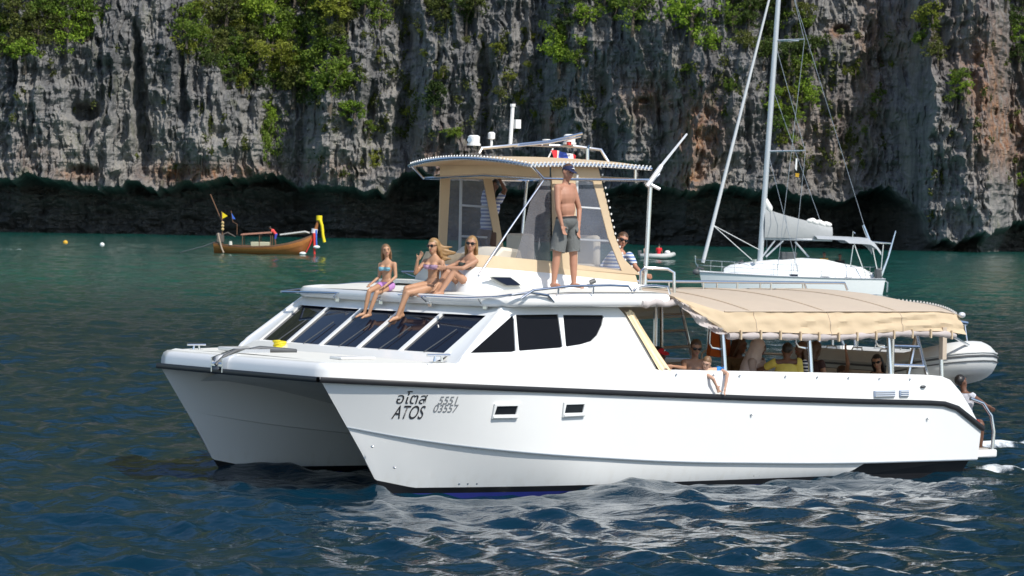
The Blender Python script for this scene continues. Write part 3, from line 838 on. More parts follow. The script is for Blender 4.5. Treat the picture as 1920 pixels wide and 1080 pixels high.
# foredeck hatch lids, cleats, anchor roller
hb = MB(); hb.box((-.35, 2.85, 1.80), (.62, .75, .05)); hb.build('hatch_lid', WHITE, fore, bevel=.015)
hb = MB(); hb.box((-.15, .55, 1.775), (.55, .30, .035)); hb.build('hatch_lid', WHITE, fore, bevel=.01)
def cleat(a, y, z, s=1.0, par=None, rot=0):
    k = MB()
    k.tube([(a - .15 * s, y, z + .075 * s), (a + .15 * s, y, z + .075 * s)], .014 * s, 8)
    for q in (-.05, .05):
        k.tube([(a + q * s, y, z - .005), (a + q * .8 * s, y, z + .075 * s)], [.02 * s, .012 * s], 8)
    k.box((a, y, z + .004), (.2 * s, .05 * s, .012))
    return k.build('cleat', STEEL, par or fore, True)
cleat(.55, -.48, 1.755, 1.25)
cleat(-.6, 3.9, 1.745, 1.0)
ro = MB()
ro.slab([(-1.12, 2.33, 1.50), (-1.12, 2.33, 1.70), (-.75, 2.33, 1.82), (-.35, 2.33, 1.82), (-.35, 2.33, 1.72), (-.85, 2.33, 1.66)], (0, .03, 0))
ro.slab([(-1.12, 2.61, 1.50), (-1.12, 2.61, 1.70), (-.75, 2.61, 1.82), (-.35, 2.61, 1.82), (-.35, 2.61, 1.72), (-.85, 2.61, 1.66)], (0, .03, 0))
ro.tube([(-1.08, 2.34, 1.60), (-1.08, 2.62, 1.60)], .05, 10)
ank = ro.build('anchor_roller', STEEL, cat_)
sh = MB()
sh.tube([(-1.14, 2.48, 1.60), (-1.0, 2.48, 1.72), (-.8, 2.48, 1.80), (-.5, 2.48, 1.80)], .028, 8)
sh.slab([(-1.15, 2.40, 1.54), (-1.11, 2.48, 1.63), (-1.15, 2.56, 1.54)], (.03, 0, .02))
sh.build('anchor', DGREY, ank, True)
mo = MB(); mo.tube([(-.6, 2.46, 1.80), (-.45, 2.44, 1.82), (-.1, 2.38, 1.80), (.1, 2.35, 1.79)], [.035, .045, .04, .03], 10)
mo.build('windlass', DGREY, ank, bevel=.02)
# black rubbing strake
def strake(pts, h=.075, d=.045):
    M = MB(); rows = []
    for i, p in enumerate(pts):
        a = Vector(pts[max(i - 1, 0)]); b_ = Vector(pts[min(i + 1, len(pts) - 1)])
        t = (b_ - a); t2 = Vector((t.x, t.y, 0)).normalized() if Vector((t.x, t.y, 0)).length > 1e-6 else Vector((1, 0, 0))
        nrm = Vector((t2.y, -t2.x, 0)) * SG
        up_ = nrm.cross(t.normalized()); up_ = up_ if up_.z > 0 else -up_
        c0 = Vector(p)
        rows.append([c0 - nrm * .012 - up_ * h / 2, c0 + nrm * d * .8 - up_ * h / 2, c0 + nrm * d - up_ * h * .25, c0 + nrm * d + up_ * h * .25, c0 + nrm * d * .8 + up_ * h / 2, c0 - nrm * .012 + up_ * h / 2])
    M.grid(rows, closed_u=True)
    return M
SG = 1
near = [(a, -w, z) for a, w, z in level(zr, .86, a_stem(1.514), 10.22, 2.1, 2.7)]
strake(near).build('rubbing_strake', BLACKRUB, cat_, True)
SG = 1
strake([(-1.04 - .03 * math.sin(math.pi * t / 20), lerp(0, CB, t / 20), 1.514) for t in range(20, -1, -1)]).build('rubbing_strake', BLACKRUB, cat_, True)
SG = -1
strake([(a, CB + w, z) for a, w, z in level(zr, .86, a_stem(1.514), 10.22, 2.1, 2.7)]).build('rubbing_strake', BLACKRUB, cat_, True)

# bulwarks beside cabin and cockpit
for sd, yb in ((-1, 0.0), (1, CB)):
    bw = MB(); rows = []
    aa = [lerp(.3, 9.4, i / 40) for i in range(41)] + [9.5, 9.6, 9.7, 9.8, 9.9, 10.0, 10.1, 10.21]
    for a in aa:
        w = wr(a); z0 = zr(a); z1 = max(zg(a), z0 + .02); k = min(1, max(0, (a - .3) / .8))
        th = .10
        rows.append([(a, yb + sd * w, z0), (a, yb + sd * (w - .012), lerp(z0, z1, .6)), (a, yb + sd * (w - .03), z1 - .03), (a, yb + sd * (w - .06), z1), (a, yb + sd * (w - .06 - th), z1), (a, yb + sd * (w - .09 - th), z1 - .03), (a, yb + sd * (w - .09 - th), lerp(z0 - .02, .6, min(1, max(0, (a - 3.4) / .8))) if z0 > .6 else z0)])
    bw.grid(rows)
    bw.build('bulwark', WHITE, cat_, 50)
# vents, bolts on the near bulwark
for a0_, a1_ in ((8.03, 8.44), (8.53, 8.71)):
    v = MB(); y_ = -.875
    v.box(((a0_ + a1_) / 2, y_ + .008, 1.235), (a1_ - a0_, .03, .095))
    vo = v.build('vent', mat('vent_grey', (.30, .36, .47), .5), cat_, bevel=.006)
    for q in range(3):
        s_ = MB(); s_.box(((a0_ + a1_) / 2, y_ - .012, 1.205 + q * .03), (a1_ - a0_ - .03, .014, .012)); s_.build('louvre', ALU, vo)
sc_ = MB()
for px_ in (4.35, 5.02, 5.5, 6.35, 6.95, 7.55, 8.15, 8.75):
    sc_.ell((px_, -.853, zg(px_) - .06), .016, .02, .016, 8, 5)
sc_.build('stud', STEEL, cat_, True)
for p_ in ((9.0, 1.33), (.98, 1.61)):
    cf = MB(); cf.ell((p_[0], -I(p_[0], [-1, .3, 1, 2], [.0, .55, .68, .8]) - .02 if p_[0] < 3 else -.862, p_[1]), .055, .03, .022, 10, 6); cf.build('fairlead', DGREY, cat_, True)

# stern platforms, steps and handrails
for yb in (0.0, CB):
    sp_ = MB()
    sp_.slab([(10.1, yb - .82, .245), (10.58, yb - .80, .245), (10.66, yb - .70, .245), (10.66, yb + .70, .245), (10.58, yb + .80, .245), (10.1, yb + .82, .245)], (0, 0, .115))
    so = sp_.build('swim_platform', WHITE, cat_, bevel=.02)
    tk = MB()
    for q in range(9):
        t_ = MB(); t_.box((10.38, yb - .56 + q * .14, .366), (.44, .11, .012)); t_.build('deck_plank', mat('grey_teak', (.34, .31, .28), .8, var=.2) if q == 0 and yb == 0 else bpy.data.materials['grey_teak'], so)
    for q in range(3):
        st = MB(); st.box((10.02 - q * .28, yb, .42 + q * .27), (.32, 1.3, .12)); st.box((10.06 - q * .28, yb, .42 + q * .27 - .16), (.03, 1.3, .22)); st.build('step', WHITE, cat_, bevel=.02)
hr = MB()
hr.tube([(10.60, -.68, .36), (10.62, -.68, .62), (10.58, -.66, .86), (10.44, -.62, 1.05), (10.2, -.6, 1.12)], .028, 10)
hr.build('stern_handrail', STEEL, cat_, True)
hr = MB(); hr.tube([(10.56, .62, .36), (10.58, .62, .8), (10.45, .62, 1.05), (10.1, .62, 1.15), (9.9, .62, .9)], .022, 8); hr.build('stern_handrail', STEEL, cat_, True)

# cockpit: sole, aft wall, benches, table
ck = MB(); ck.box((6.7, CC, .76), (6.2, CB + .9, .06)); ck.build('cockpit_sole', CREAM, cat_)
aw = MB(); aw.box((9.72, CC, 1.08), (.08, CB - 1.0, .70)); aw.build('cockpit_aft_wall', WHITE, cat_)
for (a0_, a1_, y0_, y1_) in ((5.2, 9.2, -.60, -.15), (5.2, 9.2, CB + .15, CB + .60), (9.2, 9.66, .2, CB - .2)):
    be = MB(); be.box(((a0_ + a1_) / 2, (y0_ + y1_) / 2, .98), (a1_ - a0_, y1_ - y0_, .40)); bo = be.build('bench', WHITE, cat_, bevel=.02)
    cu = MB(); cu.box(((a0_ + a1_) / 2, (y0_ + y1_) / 2, 1.22), (a1_ - a0_ - .04, y1_ - y0_ - .02, .09)); cu.build('cushion', CUSHION, bo, bevel=.03)
br = MB(); br.box((9.63, 1.5, 1.36), (.08, 2.2, .22)); br.build('bench_back', CUSHION, cat_, bevel=.03)
rl = MB(); rl.tube([(7.6, 2.6, 1.3), (7.6, 2.6, 1.68), (7.66, 2.6, 1.72), (9.2, 2.6, 1.66), (9.3, 2.6, 1.60), (9.3, 2.6, 1.3)], .022, 8); rl.build('cockpit_rail', STEEL, cat_, True)

# ---- cabin
SIDEGLASS = mat('side_glass', (.008, .008, .009), .06, var=.1, spec=.15)
def fy(z): return -.78 + (z - 1.62) * .4
def fy2(a, z): return max(fy(z), -(wr(a) - .05))
def fp(p): return (p[0], fy2(p[0], p[2]), p[2])
cabin = empty('cabin'); cabin.parent = cat_
OUT = [(.66, 1.70), (.84, 1.88), (1.62, 2.49), (3.62, 2.49), (3.78, 2.30), (4.02, 1.75), (4.08, 1.58), (2.4, 1.58), (1.0, 1.60)]
w1 = [(0.939, -0.675, 1.882), (1.773, -0.476, 2.38), (1.784, -0.5, 2.319), (1.699, -0.666, 1.904), (1.633, -0.672, 1.89)]
w2 = [(1.833, -0.473, 2.387), (2.552, -0.471, 2.393), (2.51, -0.646, 1.956), (2.478, -0.651, 1.942), (1.771, -0.666, 1.904), (1.757, -0.661, 1.918)]
w3 = [(2.637, -0.474, 2.385), (3.321, -0.476, 2.381), (3.333, -0.484, 2.359), (3.272, -0.531, 2.242), (3.15, -0.586, 2.104), (3.025, -0.618, 2.025), (2.829, -0.635, 1.983), (2.583, -0.646, 1.955), (2.568, -0.64, 1.97)]
for sd in (0, 1):
    side = MB()
    holes = [[fp(p) for p in w] for w in (w1, w2, w3)]
    o3 = [(a, fy2(a, z), z) for a, z in OUT]
    mir = (lambda p: (p[0], CB - p[1], p[2])) if sd else (lambda p: p)
    side.holed([mir(p) for p in o3], [[mir(p) for p in h] for h in holes], (0, -.05 if sd else .05, .0))
    side.build('cabin_side', WHITE, cabin)
    for h in holes:
        g = MB(); g.poly([mir((p[0], p[1] + .022, p[2])) for p in h]); g.build('side_window', SIDEGLASS, cabin)
def wsa(y, z):
    t = (y - CC) / 2.45
    return (.86 + (z - 1.88) * 1.36) - .20 * (1 - t * t)
WY0, WY1, WZ0, WZ1 = -.36, CB + .36, 1.85, 2.40
edges = [lerp(WY0 + .06, WY1 - .06, i / 5) for i in range(6)]
def wpt(y, z, d=0.0): return (wsa(y, z) + d * .45, y, z - d * .55)
for i in range(5):
    y0_, y1_ = edges[i] + .05, edges[i + 1] - .05
    g = MB(); g.grid([[wpt(lerp(y0_ - .02, y1_ + .02, t / 6), lerp(WZ0 - .01, WZ1 + .03, s_ / 3), .02) for t in range(7)] for s_ in range(4)])
    g.build('windshield_pane', GLASS, cabin, True)
    wp_ = MB()
    ya = lerp(y0_, y1_, .45 if i != 4 else .3)
    wp_.tube([wpt(ya, WZ0 + .0, -.025), wpt(ya - .06, WZ0 + .14, -.02), wpt(ya - .12, WZ0 + .32, -.012)], .008, 5)
    wp_.build('wiper', DGREY, cabin, True)
for i in range(6):
    ww = .062 if 0 < i < 5 else .11
    rows = []
    for s_ in range(5):
        z = lerp(WZ0 - .03, WZ1 + .05, s_ / 4); y = edges[i]
        rows.append([wpt(y - ww / 2, z, .03), wpt(y - ww / 2, z, -.018), wpt(y + ww / 2, z, -.018), wpt(y + ww / 2, z, .03)])
    k = MB(); k.grid(rows, closed_u=True); k.build('mullion', WHITE, cabin)
sl = MB()
sl.grid([[(wsa(y, z) + d, y, z) for y in [lerp(WY0 - .02, WY1 + .02, j / 20) for j in range(21)]] for z, d in ((1.70, -.22), (1.74, -.16), (1.78, -.09), (1.845, -.035), (1.865, -.012), (1.865, .04))])
sl.build('windshield_sill', WHITE, cabin, True)
hd = MB()
hd.grid([[(wsa(y, z) + d, y, z) for y in [lerp(WY0, WY1, j / 20) for j in range(21)]] for z, d in ((2.37, -.02), (2.39, -.03), (2.50, -.02))])
hd.build('windshield_header', WHITE, cabin, True)
for sd in (0, 1):
    k = MB(); rows = []
    for z in (1.66, 1.70, 1.80, 1.90, 2.1, 2.3, 2.49):
        a0_ = .62 + (z - 1.66) * .9 if z < 1.85 else lerp(.84, 1.62, (z - 1.88) / .61)
        p0 = (a0_ + .01, fy2(a0_, z) + .004, z); y1_ = WY0 + .03; p1 = (wsa(y1_, max(z, 1.88)) - .02 - max(0, 1.9 - z) * .8, y1_, z)
        q = (min(p0[0], p1[0]) + .02 + .25 * abs(p1[0] - p0[0]), lerp(p0[1], p1[1], .3), z)
        rw = [p0, q, (lerp(q[0], p1[0], .5), lerp(q[1], p1[1], .55), z), p1]
        rows.append([(a, CB - y, zz) for a, y, zz in rw] if sd else rw)
    k.grid(rows); k.build('corner_pillar', WHITE, cabin, True)
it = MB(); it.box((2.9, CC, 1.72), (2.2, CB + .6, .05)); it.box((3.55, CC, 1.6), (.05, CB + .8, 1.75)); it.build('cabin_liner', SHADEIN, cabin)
# quarter drips: small red lamp under the roof end
lm = MB(); lm.box((3.80, -.60, 2.60), (.09, .05, .12)); lm.build('side_lamp', mat('dark_red_lens', (.12, .015, .02), .2), cabin, bevel=.01)
# ---- roof
roof = empty('cabin_roof'); roof.parent = cat_
def roof_ring(ins, dz, dn=0.0):
    pts = []
    yn, yf = -.66 + ins, CB + .66 - ins; aft = 4.36
    for i in range(12): pts.append((lerp(aft, 2.12, i / 11), yn, 0))
    for i in range(1, 12):                                   # near front corner
        th = i / 12 * math.pi / 2
        pts.append((2.12 - (.66 - ins) * math.sin(th) , yn + .62 * (1 - math.cos(th)), 0))
    for j in range(1, 20):
        t = j / 20; pts.append((1.46 + ins - .13 * math.sin(math.pi * t), lerp(yn + .62, yf - .62, t), 0))
    for i in range(11, 0, -1):
        th = i / 12 * math.pi / 2
        pts.append((2.12 - (.66 - ins) * math.sin(th), yf - .62 * (1 - math.cos(th)), 0))
    for i in range(11, -1, -1): pts.append((lerp(aft, 2.12, i / 11), yf, 0))
    out = []
    for a, y, _ in pts:
        crown_ = .055 * (1 - ((y - CC) / 2.8) ** 2) - .13 * (max(0, 2.7 - a) / 1.4) ** 1.2
        out.append((a, y, 2.68 + dz + (crown_ if dn == 0 else -.05 * max(0, (2.2 - a)) / 1.1 * dn)))
    return out
rf_ = MB()
rings = [roof_ring(.14, -.185, .3), roof_ring(.03, -.175, .3), roof_ring(0, -.14, .5), roof_ring(0, -.05, 1), roof_ring(.03, -.012, 1), roof_ring(.10, .002)]
rf_.grid(rings)
top = rings[-1]; k_ = len(top)
rf_.grid([[top[i], *[(lerp(top[i][0], top[k_ - 1 - i][0], t), lerp(top[i][1], top[k_ - 1 - i][1], t), 0) for t in (.15, .35, .5, .65, .85)], top[k_ - 1 - i]] for i in range(k_ // 2)])
rf_.v = [(x, y, z if z > 1 else 2.682 + .055 * (1 - ((y - CC) / 2.8) ** 2) - .13 * (max(0, 2.7 - x) / 1.4) ** 1.2) for x, y, z in rf_.v]
low = rings[0]
rf_.grid([[low[i], low[k_ - 1 - i]] for i in range(k_ // 2)])
rf_.build('roof_shell', WHITE, roof, 50)
rp = MB(); t2 = roof_ring(.2, .008)
rp.grid([[(lerp(t2[i][0], t2[k_ - 1 - i][0], t), lerp(t2[i][1], t2[k_ - 1 - i][1], t), 2.69 + .055 * (1 - ((lerp(t2[i][1], t2[k_ - 1 - i][1], t) - CC) / 2.8) ** 2) - .13 * (max(0, 2.7 - t2[i][0]) / 1.4) ** 1.2) for t in (0, .1, .25, .5, .75, .9, 1)] for i in range(k_ // 2)])
rp.build('roof_deck', CREAM, roof, True)
# roof rails
def roof_z(a, y): return 2.69 + .055 * (1 - ((y - CC) / 2.8) ** 2) - .13 * (max(0, 2.7 - a) / 1.4) ** 1.2
rr_ = roof_ring(-.05, 0)
def rail(pts, r, name, par, n=8):
    k = MB(); k.tube(pts, r, n); return k.build(name, STEEL, par, True)
fpx = [(2.35, -.64, 2.56), (2.2, -.70, 2.66), (1.9, -.68, 2.70), (1.653, -0.62, 2.664), (1.544, -0.4, 2.628), (1.329, 0.05, 2.596), (1.295, 0.9, 2.597), (1.369, 1.8, 2.593), (1.39, 3.2, 2.58), (1.365, 4.3, 2.564), (1.395, 4.8, 2.554)]
rail(fpx, .019, 'roof_rail', roof)
rail([(1.376, 4.8, 2.554), (2.156, 4.95, 2.623), (2.951, 5, 2.688), (3.533, 5, 2.715), (4.122, 5, 2.721), (3.6, CB + .72, 2.86), (4.3, CB + .66, 2.86)], .019, 'roof_rail', roof)
for px_, y_, z_ in ((608, 5.0, 2.52), (688, 5.0, 2.62), (745, 5.0, 2.66)):
    p_ = {608: (2.231, 4.95, 2.631), 688: (3.029, 5, 2.693), 745: (3.582, 5, 2.715)}[px_]
    rail([p_, (p_[0] + .04, p_[1] - .25, p_[2] - .16)], .014, 'rail_post', roof)
rail([(1.75, -.70, 2.62), (1.95, -.70, 2.73), (2.6, -.68, 2.79), (3.3, -.66, 2.80), (3.62, -.65, 2.79), (3.70, -.62, 2.72)], .018, 'roof_rail', roof)
rail([(3.74, -.62, 2.72), (3.80, -.64, 2.79), (4.1, -.64, 2.80), (4.34, -.64, 2.78), (4.38, -.64, 2.68)], .018, 'roof_rail', roof)
for a, y, p_ in ((1.40, .95, (1.24, 0.95, 2.595)), (1.55, -.15, (1.429, -0.15, 2.602)), (1.35, 2.1, (1.436, 2.1, 2.589)), (1.40, 3.3, (1.382, 3.3, 2.577))):
    k = MB(); k.tube([(a, y, 2.50), (a - .07, y, 2.53), p_], .016, 6); k.box((a, y, 2.50), (.03, .09, .09)); k.build('rail_bracket', STEEL, roof)
for a in (2.4, 3.0): rail([(a, -.66, 2.68), (a, -.68, 2.79)], .013, 'rail_post', roof)
# grab hoop beside the flybridge where the man rests a hand
rail([(4.55, .25, 2.70), (4.55, .25, 2.98), (4.6, .24, 3.03), (4.95, .15, 3.02), (5.05, .12, 2.97), (5.06, .12, 2.68)], .024, 'grab_hoop', roof)

# ---- flybridge
fly = empty('flybridge'); fly.parent = cat_
def coam(dz, inset, lo):
    out = coam0(dz, inset, lo)
    return [(a + .36 * max(0, y - .72) * min(1, max(0, (4.8 - a) / 2.4)), y, z) for a, y, z in out]
def coam0(dz, inset, lo):
    pts = []
    near_y, far_y = .62 + inset, CB - .62 - inset
    aft_, fr = 4.80 - inset * .5, 1.85 + inset
    for i in range(10): pts.append((lerp(aft_, fr + .55, i / 9), near_y))
    for i in range(1, 10):
        th = i / 10 * math.pi / 2; pts.append((fr + .55 - .55 * math.sin(th), near_y + .5 * (1 - math.cos(th))))
    for j in range(0, 11): pts.append((fr - .12 * math.sin(math.pi * j / 10), lerp(near_y + .5, far_y - .5, j / 10)))
    for i in range(9, 0, -1):
        th = i / 10 * math.pi / 2; pts.append((fr + .55 - .55 * math.sin(th), far_y - .5 * (1 - math.cos(th))))
    for i in range(9, -1, -1): pts.append((lerp(aft_, fr + .55, i / 9), far_y))
    if lo: return [(a, y, 2.66) for a, y in pts]
    return [(a, y, I(a, [1.7, 2.1, 3.3, 4.0, 4.9], [3.10, 3.07, 2.99, 2.93, 2.86]) + dz) for a, y in pts]
co = MB()
co.grid([coam(0, -.10, True), coam(-.14, -.03, False), coam(-.02, .035, False), coam(0, .06, False), coam(0, .14, False), coam(-.3, .15, False)])
co.build('coaming', WHITE, fly, True)
sk = MB(); sk.grid([coam(-.055, .012, False), coam(.02, .036, False), coam(.115, .075, False), coam(.115, .085, False)]); sk.build('canvas_skirt', BEIGE, fly, True)
fs = MB(); fs.box((3.4, CC, 2.76), (2.4, 2.7, .05)); fs.build('flybridge_sole', CREAM, fly)
# tinted hatch on the coaming corner
vp = [(2.043, 0.62, 2.896), (2.441, 0.6, 2.891), (2.563, 0.6, 2.817), (2.647, 0.6, 2.757), (2.352, 0.6, 2.756), (2.228, 0.62, 2.808)]
k = MB(); k.slab([(p[0], .515 + (p[2] - 2.7) * .2, p[2]) for p in vp], (0, -.03, 0)); vo = k.build('corner_hatch', mat('hatch_frame', (.5, .5, .46), .5), fly)
cx_ = sum(p[0] for p in vp) / 6; cz_ = sum(p[2] for p in vp) / 6
k = MB(); k.slab([(lerp(cx_, p[0], .8), .475 + (p[2] - 2.7) * .2, lerp(cz_, p[2], .8)) for p in vp], (0, -.02, 0)); k.build('hatch_glass', GLASS, vo)
k = MB(); k.tube([(3.85, .52, 2.81), (3.92, .50, 2.84)], .035, 8); k.build('fuel_cap', DGREY, fly)
# helm console, wheel, seats
k = MB(); k.slab([(2.42, .95, 2.78), (2.36, .95, 3.10), (2.62, .95, 3.30), (2.95, .95, 3.26), (3.05, .95, 2.78)], (.25, 1.35, 0)); k.build('helm_console', CUSHION, fly, bevel=.05)
k = MB(); k.tube([(2.95 + .02 * math.cos(t), 2.1 + .2 * math.cos(t), 3.22 + .2 * math.sin(t)) for t in [i * math.pi / 10 for i in range(20)]], .015, 6, closed=True); k.build('steering_wheel', DGREY, fly, True)
for y in (1.1, 2.7):
    k = MB(); k.box((3.95, y, 3.0), (.45, .6, .14)); k.box((4.2, y, 3.25), (.12, .6, .46)); k.box((3.95, y, 2.84), (.3, .3, .2)); k.build('helm_seat', CUSHION, fly, bevel=.05)
# enclosure: canvas borders with vinyl windows
def side_panel(y, base, film_=True):
    def q(a, z): return (a, y + (z - 3.0) * (.04 if y < CC else -.04), z)
    outer = [q(3.30, 3.02), q(3.28, 4.44), q(4.10, 4.46)] + ([q(p[0], p[2]) for p in ((4.135, 0.7, 4.359), (4.254, 0.68, 3.973), (4.392, 0.67, 3.494), (4.557, 0.66, 3.152))] if y < CC else []) + [q(4.86, 2.92)]
    if y > CC: outer = [q(3.30, 3.02), q(3.28, 4.44), q(4.17, 4.46), q(4.56, 2.96)]
    hole = [q(3.73, 3.06), q(3.72, 4.28)] + [q(p[0], p[2]) for p in ((4.013, 0.7, 4.25), (4.131, 0.68, 3.91), (4.278, 0.67, 3.455), (4.523, 0.66, 2.976))] if y < CC else [q(3.44, 3.03), q(3.46, 4.30), q(4.06, 4.28), q(4.41, 3.04)]
    k = MB(); k.holed(outer, [hole], (0, .018, 0)); p = k.build('canvas_panel', BEIGE, fly)
    k = MB(); k.poly([(a, yy + .009, z) for a, yy, z in hole]); k.build('vinyl_window', FILM, p)
    for zz, x0, x1 in ((3.88, 3.74, 4.22), (3.42, 3.74, 4.42)):
        k = MB(); k.tube([(x0, y + .05, zz), (x1, y + .05, zz - .02)], .016, 6); k.build('panel_batten', ALU, p, True)
    k = MB(); k.tube([(x0 - .02, y + .045, 3.0), (x0 - .02, y + .045, 4.34)], .022, 8); k.build('panel_pole', ALU, p, True)
    if y < CC:
        k = MB()
        for t in range(17):
            u = t / 16; q_ = ((4.094, 0.7, 4.465), (4.135, 0.7, 4.359), (4.254, 0.68, 3.973), (4.392, 0.67, 3.494), (4.557, 0.66, 3.152), (4.86, .66, 2.92)); zz_ = lerp(4.44, 2.95, u); k.ell((I(-zz_, [-p[2] for p in q_], [p[0] for p in q_]) + .012, y + .01, zz_), .016, .014, .018, 6, 4)
        k.build('lacing', ROPEW, p, True)['kind'] = 'stuff'
    return p
side_panel(.66, None)
side_panel(CB - .68, None)
# smoky windscreen film on the near half and a narrow strip on the far half
k = MB(); k.poly([(2.62, .70, 3.04), (3.28, .70, 3.04), (3.28, .74, 4.3), (3.1, .74, 4.3), (2.9, .72, 3.9), (2.76, .71, 3.4)]); k.build('vinyl_windscreen', film_mat('smoke_vinyl', (.20, .20, .22), .62), fly)

# bimini top with its tube frame
bim = empty('bimini'); bim.parent = fly
BA0, BA1, BY0, BY1 = 2.82, 4.98, .60, 3.62
def bz(a, y):
    t = (y - CC) / 1.51; u = (a - 3.9) / 1.1
    return 4.455 + .115 * (1 - t * t) + .03 * (1 - u * u)
tp_ = MB(); N1, N2 = 17, 15
upv = [[(lerp(BA0, BA1, i / (N1 - 1)) - .14 * (1 - ((lerp(BY0, BY1, j / (N2 - 1)) - CC) / 1.51) ** 2) * (1 - i / (N1 - 1)), lerp(BY0, BY1, j / (N2 - 1)), 0) for j in range(N2)] for i in range(N1)]
upv = [[(a, y, bz(a, y)) for a, y, _ in r] for r in upv]
tp_.grid(upv); tp_.grid([[(a, y, z - .025) for a, y, z in r] for r in upv])
tp_.build('bimini_top', BEIGE, bim, True)
edge = upv[0][::-1] + [r[0] for r in upv[1:]]
k = MB(); k.tube([(a - .01, y - .01, z - .01) for a, y, z in edge], .026, 8); k.build('edge_tube', STEEL, bim, True)
k = MB()
for i in range(len(edge) - 1):
    p, q = Vector(edge[i]), Vector(edge[i + 1]); m_ = max(2, int((q - p).length / .065))
    for j in range(m_):
        c0 = p.lerp(q, j / m_); c1 = p.lerp(q, (j + .8) / m_)
        k.tube([c0 + Vector((-.02, -.04, -.035)), c0.lerp(c1, .5) + Vector((-.02, -.045, .02)), c1 + Vector((0, 0, .03))], .011, 4)
k.build('lacing', ROPEW, bim, True)['kind'] = 'stuff'
vl = MB()
vl.grid([[(3.26, lerp(.74, CB - .74, j / 12), z) for j in range(13)] for z in (4.46, 4.30, 4.27)])
vl.build('front_valance', BEIGE, bim, True)
FZ = 4.27
def brk(pts, r=.02): rail(pts, r, 'frame_tube', bim)
brk([(2.86, .62, 4.44), (3.06, .62, FZ), (3.5, .62, FZ), (5.0, .62, FZ + .02)])
brk([(2.86, 3.60, 4.44), (3.06, 3.60, FZ), (5.0, 3.60, FZ)])
brk([(3.08, .62, FZ), (3.08, 2.1, FZ + .05), (3.08, 3.60, FZ)])
brk([(5.0, .62, FZ + .02), (5.0, 2.1, FZ + .06), (5.0, 3.60, FZ)])
brk([(4.70, .62, 4.45), (4.70, .62, FZ + .01)])
brk([(3.10, .64, FZ), (2.55, .70, 3.55), (2.02, .68, 2.9)], .016)
brk([(4.92, 3.55, FZ), (4.80, 3.5, 3.3), (4.78, 3.5, 2.8)], .022)
brk([(4.98, .62, FZ), (4.93, .60, 3.4), (4.88, .58, 2.75)], .033)
brk([(4.97, .62, FZ - .02), (5.12, .60, 4.38)], .03)
# rod in a holder, light mast arch with lamps, horn and antenna
k = MB(); k.tube([(4.92, .62, 4.20), (5.10, .60, 4.42), (5.16, .60, 4.50)], [.035, .04, .03], 8); k.tube([(4.95, .56, 4.22), (5.06, .50, 4.16)], .025, 8); k.tube([(5.14, .60, 4.48), (5.62, .60, 4.97)], [.024, .016], 6); k.build('rod_holder', ALU, bim, True)
arch = [(2.95, 1.0, 4.56), (3.0, 1.1, 4.72), (3.25, 2.1, 4.79), (3.0, 3.1, 4.72)]
ar = MB()
ar.tube([(2.85, 1.9, 4.62), (2.9, 1.9, 4.70), (3.7, 2.0, 4.775), (4.5, 1.8, 4.765), (4.75, 1.5, 4.72), (4.83, 1.4, 4.52)], .024, 8)
ar.tube([(4.35, 1.3, 4.52), (4.35, 1.3, 4.72), (4.45, 1.4, 4.76)], .024, 8)
ar.tube([(3.6, 2.0, 4.77), (4.0, 1.7, 4.83), (4.33, 1.4, 4.95)], .02, 8)
ar.tube([(3.55, 2.0, 4.74), (3.95, 1.7, 4.80), (4.3, 1.4, 4.90)], .014, 8)
aro = ar.build('light_arch', STEEL, bim, True)
def lamp(a, y, z):
    k = MB(); k.tube([(a, y, z), (a, y, z + .03), (a, y, z + .03), (a, y, z + .13), (a, y, z + .15)], [.10, .10, .085, .09, .06], 14)
    o = k.build('searchlight', WHITE, aro, 30)
    k = MB(); k.tube([(a - .085, y - .02, z + .08), (a - .10, y - .03, z + .08)], .035, 10); k.build('lens', mat('lamp_lens', (.35, .45, .55), .1), o)
    return o
lamp(2.83, 2.0, 4.735); lamp(4.36, 1.75, 4.79)
k = MB(); k.tube([(3.14, 2.0, 4.74), (3.14, 2.0, 4.83), (3.14, 2.0, 4.84), (3.14, 2.0, 4.92), (3.14, 2.0, 4.94)], [.02, .02, .05, .055, .03], 12); k.build('gps_antenna', WHITE, aro, 30)
k = MB(); k.tube([(3.55, 2.1, 4.78), (3.58, 2.1, 5.32)], .028, 8); k.tube([(3.58, 2.1, 5.32), (3.58, 2.1, 5.36)], .04, 8); k.box((3.66, 2.1, 5.07), (.09, .08, .13)); k.build('mast_light', WHITE, aro, True)
k = MB(); k.tube([(4.05, 1.9, 4.80), (4.05, 1.9, 4.86)], .06, 10); k.build('horn', WHITE, aro, True)
k = MB(); k.box((4.2, 1.55, 4.80), (.05, .05, .05)); k.build('port_lamp', mat('red_lens', (.6, .03, .02), .2), aro)

# ---- after canopy
aft = empty('aft_canopy'); aft.parent = cat_
def cz(a, y):
    t = min(1, abs(y - CC) / 2.72)
    e = 1 - max(0, (a - 9.5)) * .05
    return (2.425 + .26 * (1 - t ** 2.2)) * e
def aend(y): return 9.84 + .95 * (1 - (abs(y - CC) / 2.78) ** 2)
NA, NY = 45, 25
cr = np.random.default_rng(4)
ctop = []
for i in range(NA):
    row = []
    for j in range(NY):
        y = lerp(CC - 2.74, CC + 2.74, j / (NY - 1)); u = i / (NA - 1)
        fr = 4.38 + .0 * y
        a = lerp(fr, aend(y), u)
        sag = .012 * math.sin(a * 3.9) * (1 - abs(y - CC) / 3.2)
        z = cz(a, y) - sag
        if a < 5.3: z = lerp(2.70 + .05 * (1 - ((y - CC) / 2.8) ** 2) - .04, z, min(1, (a - 4.38) / .9))
        row.append((a, y, z))
    ctop.append(row)
k = MB(); k.grid(ctop); k.grid([[(a, y, z - .03) for a, y, z in r] for r in ctop])
k.build('canopy_top', BEIGE2, aft, True)
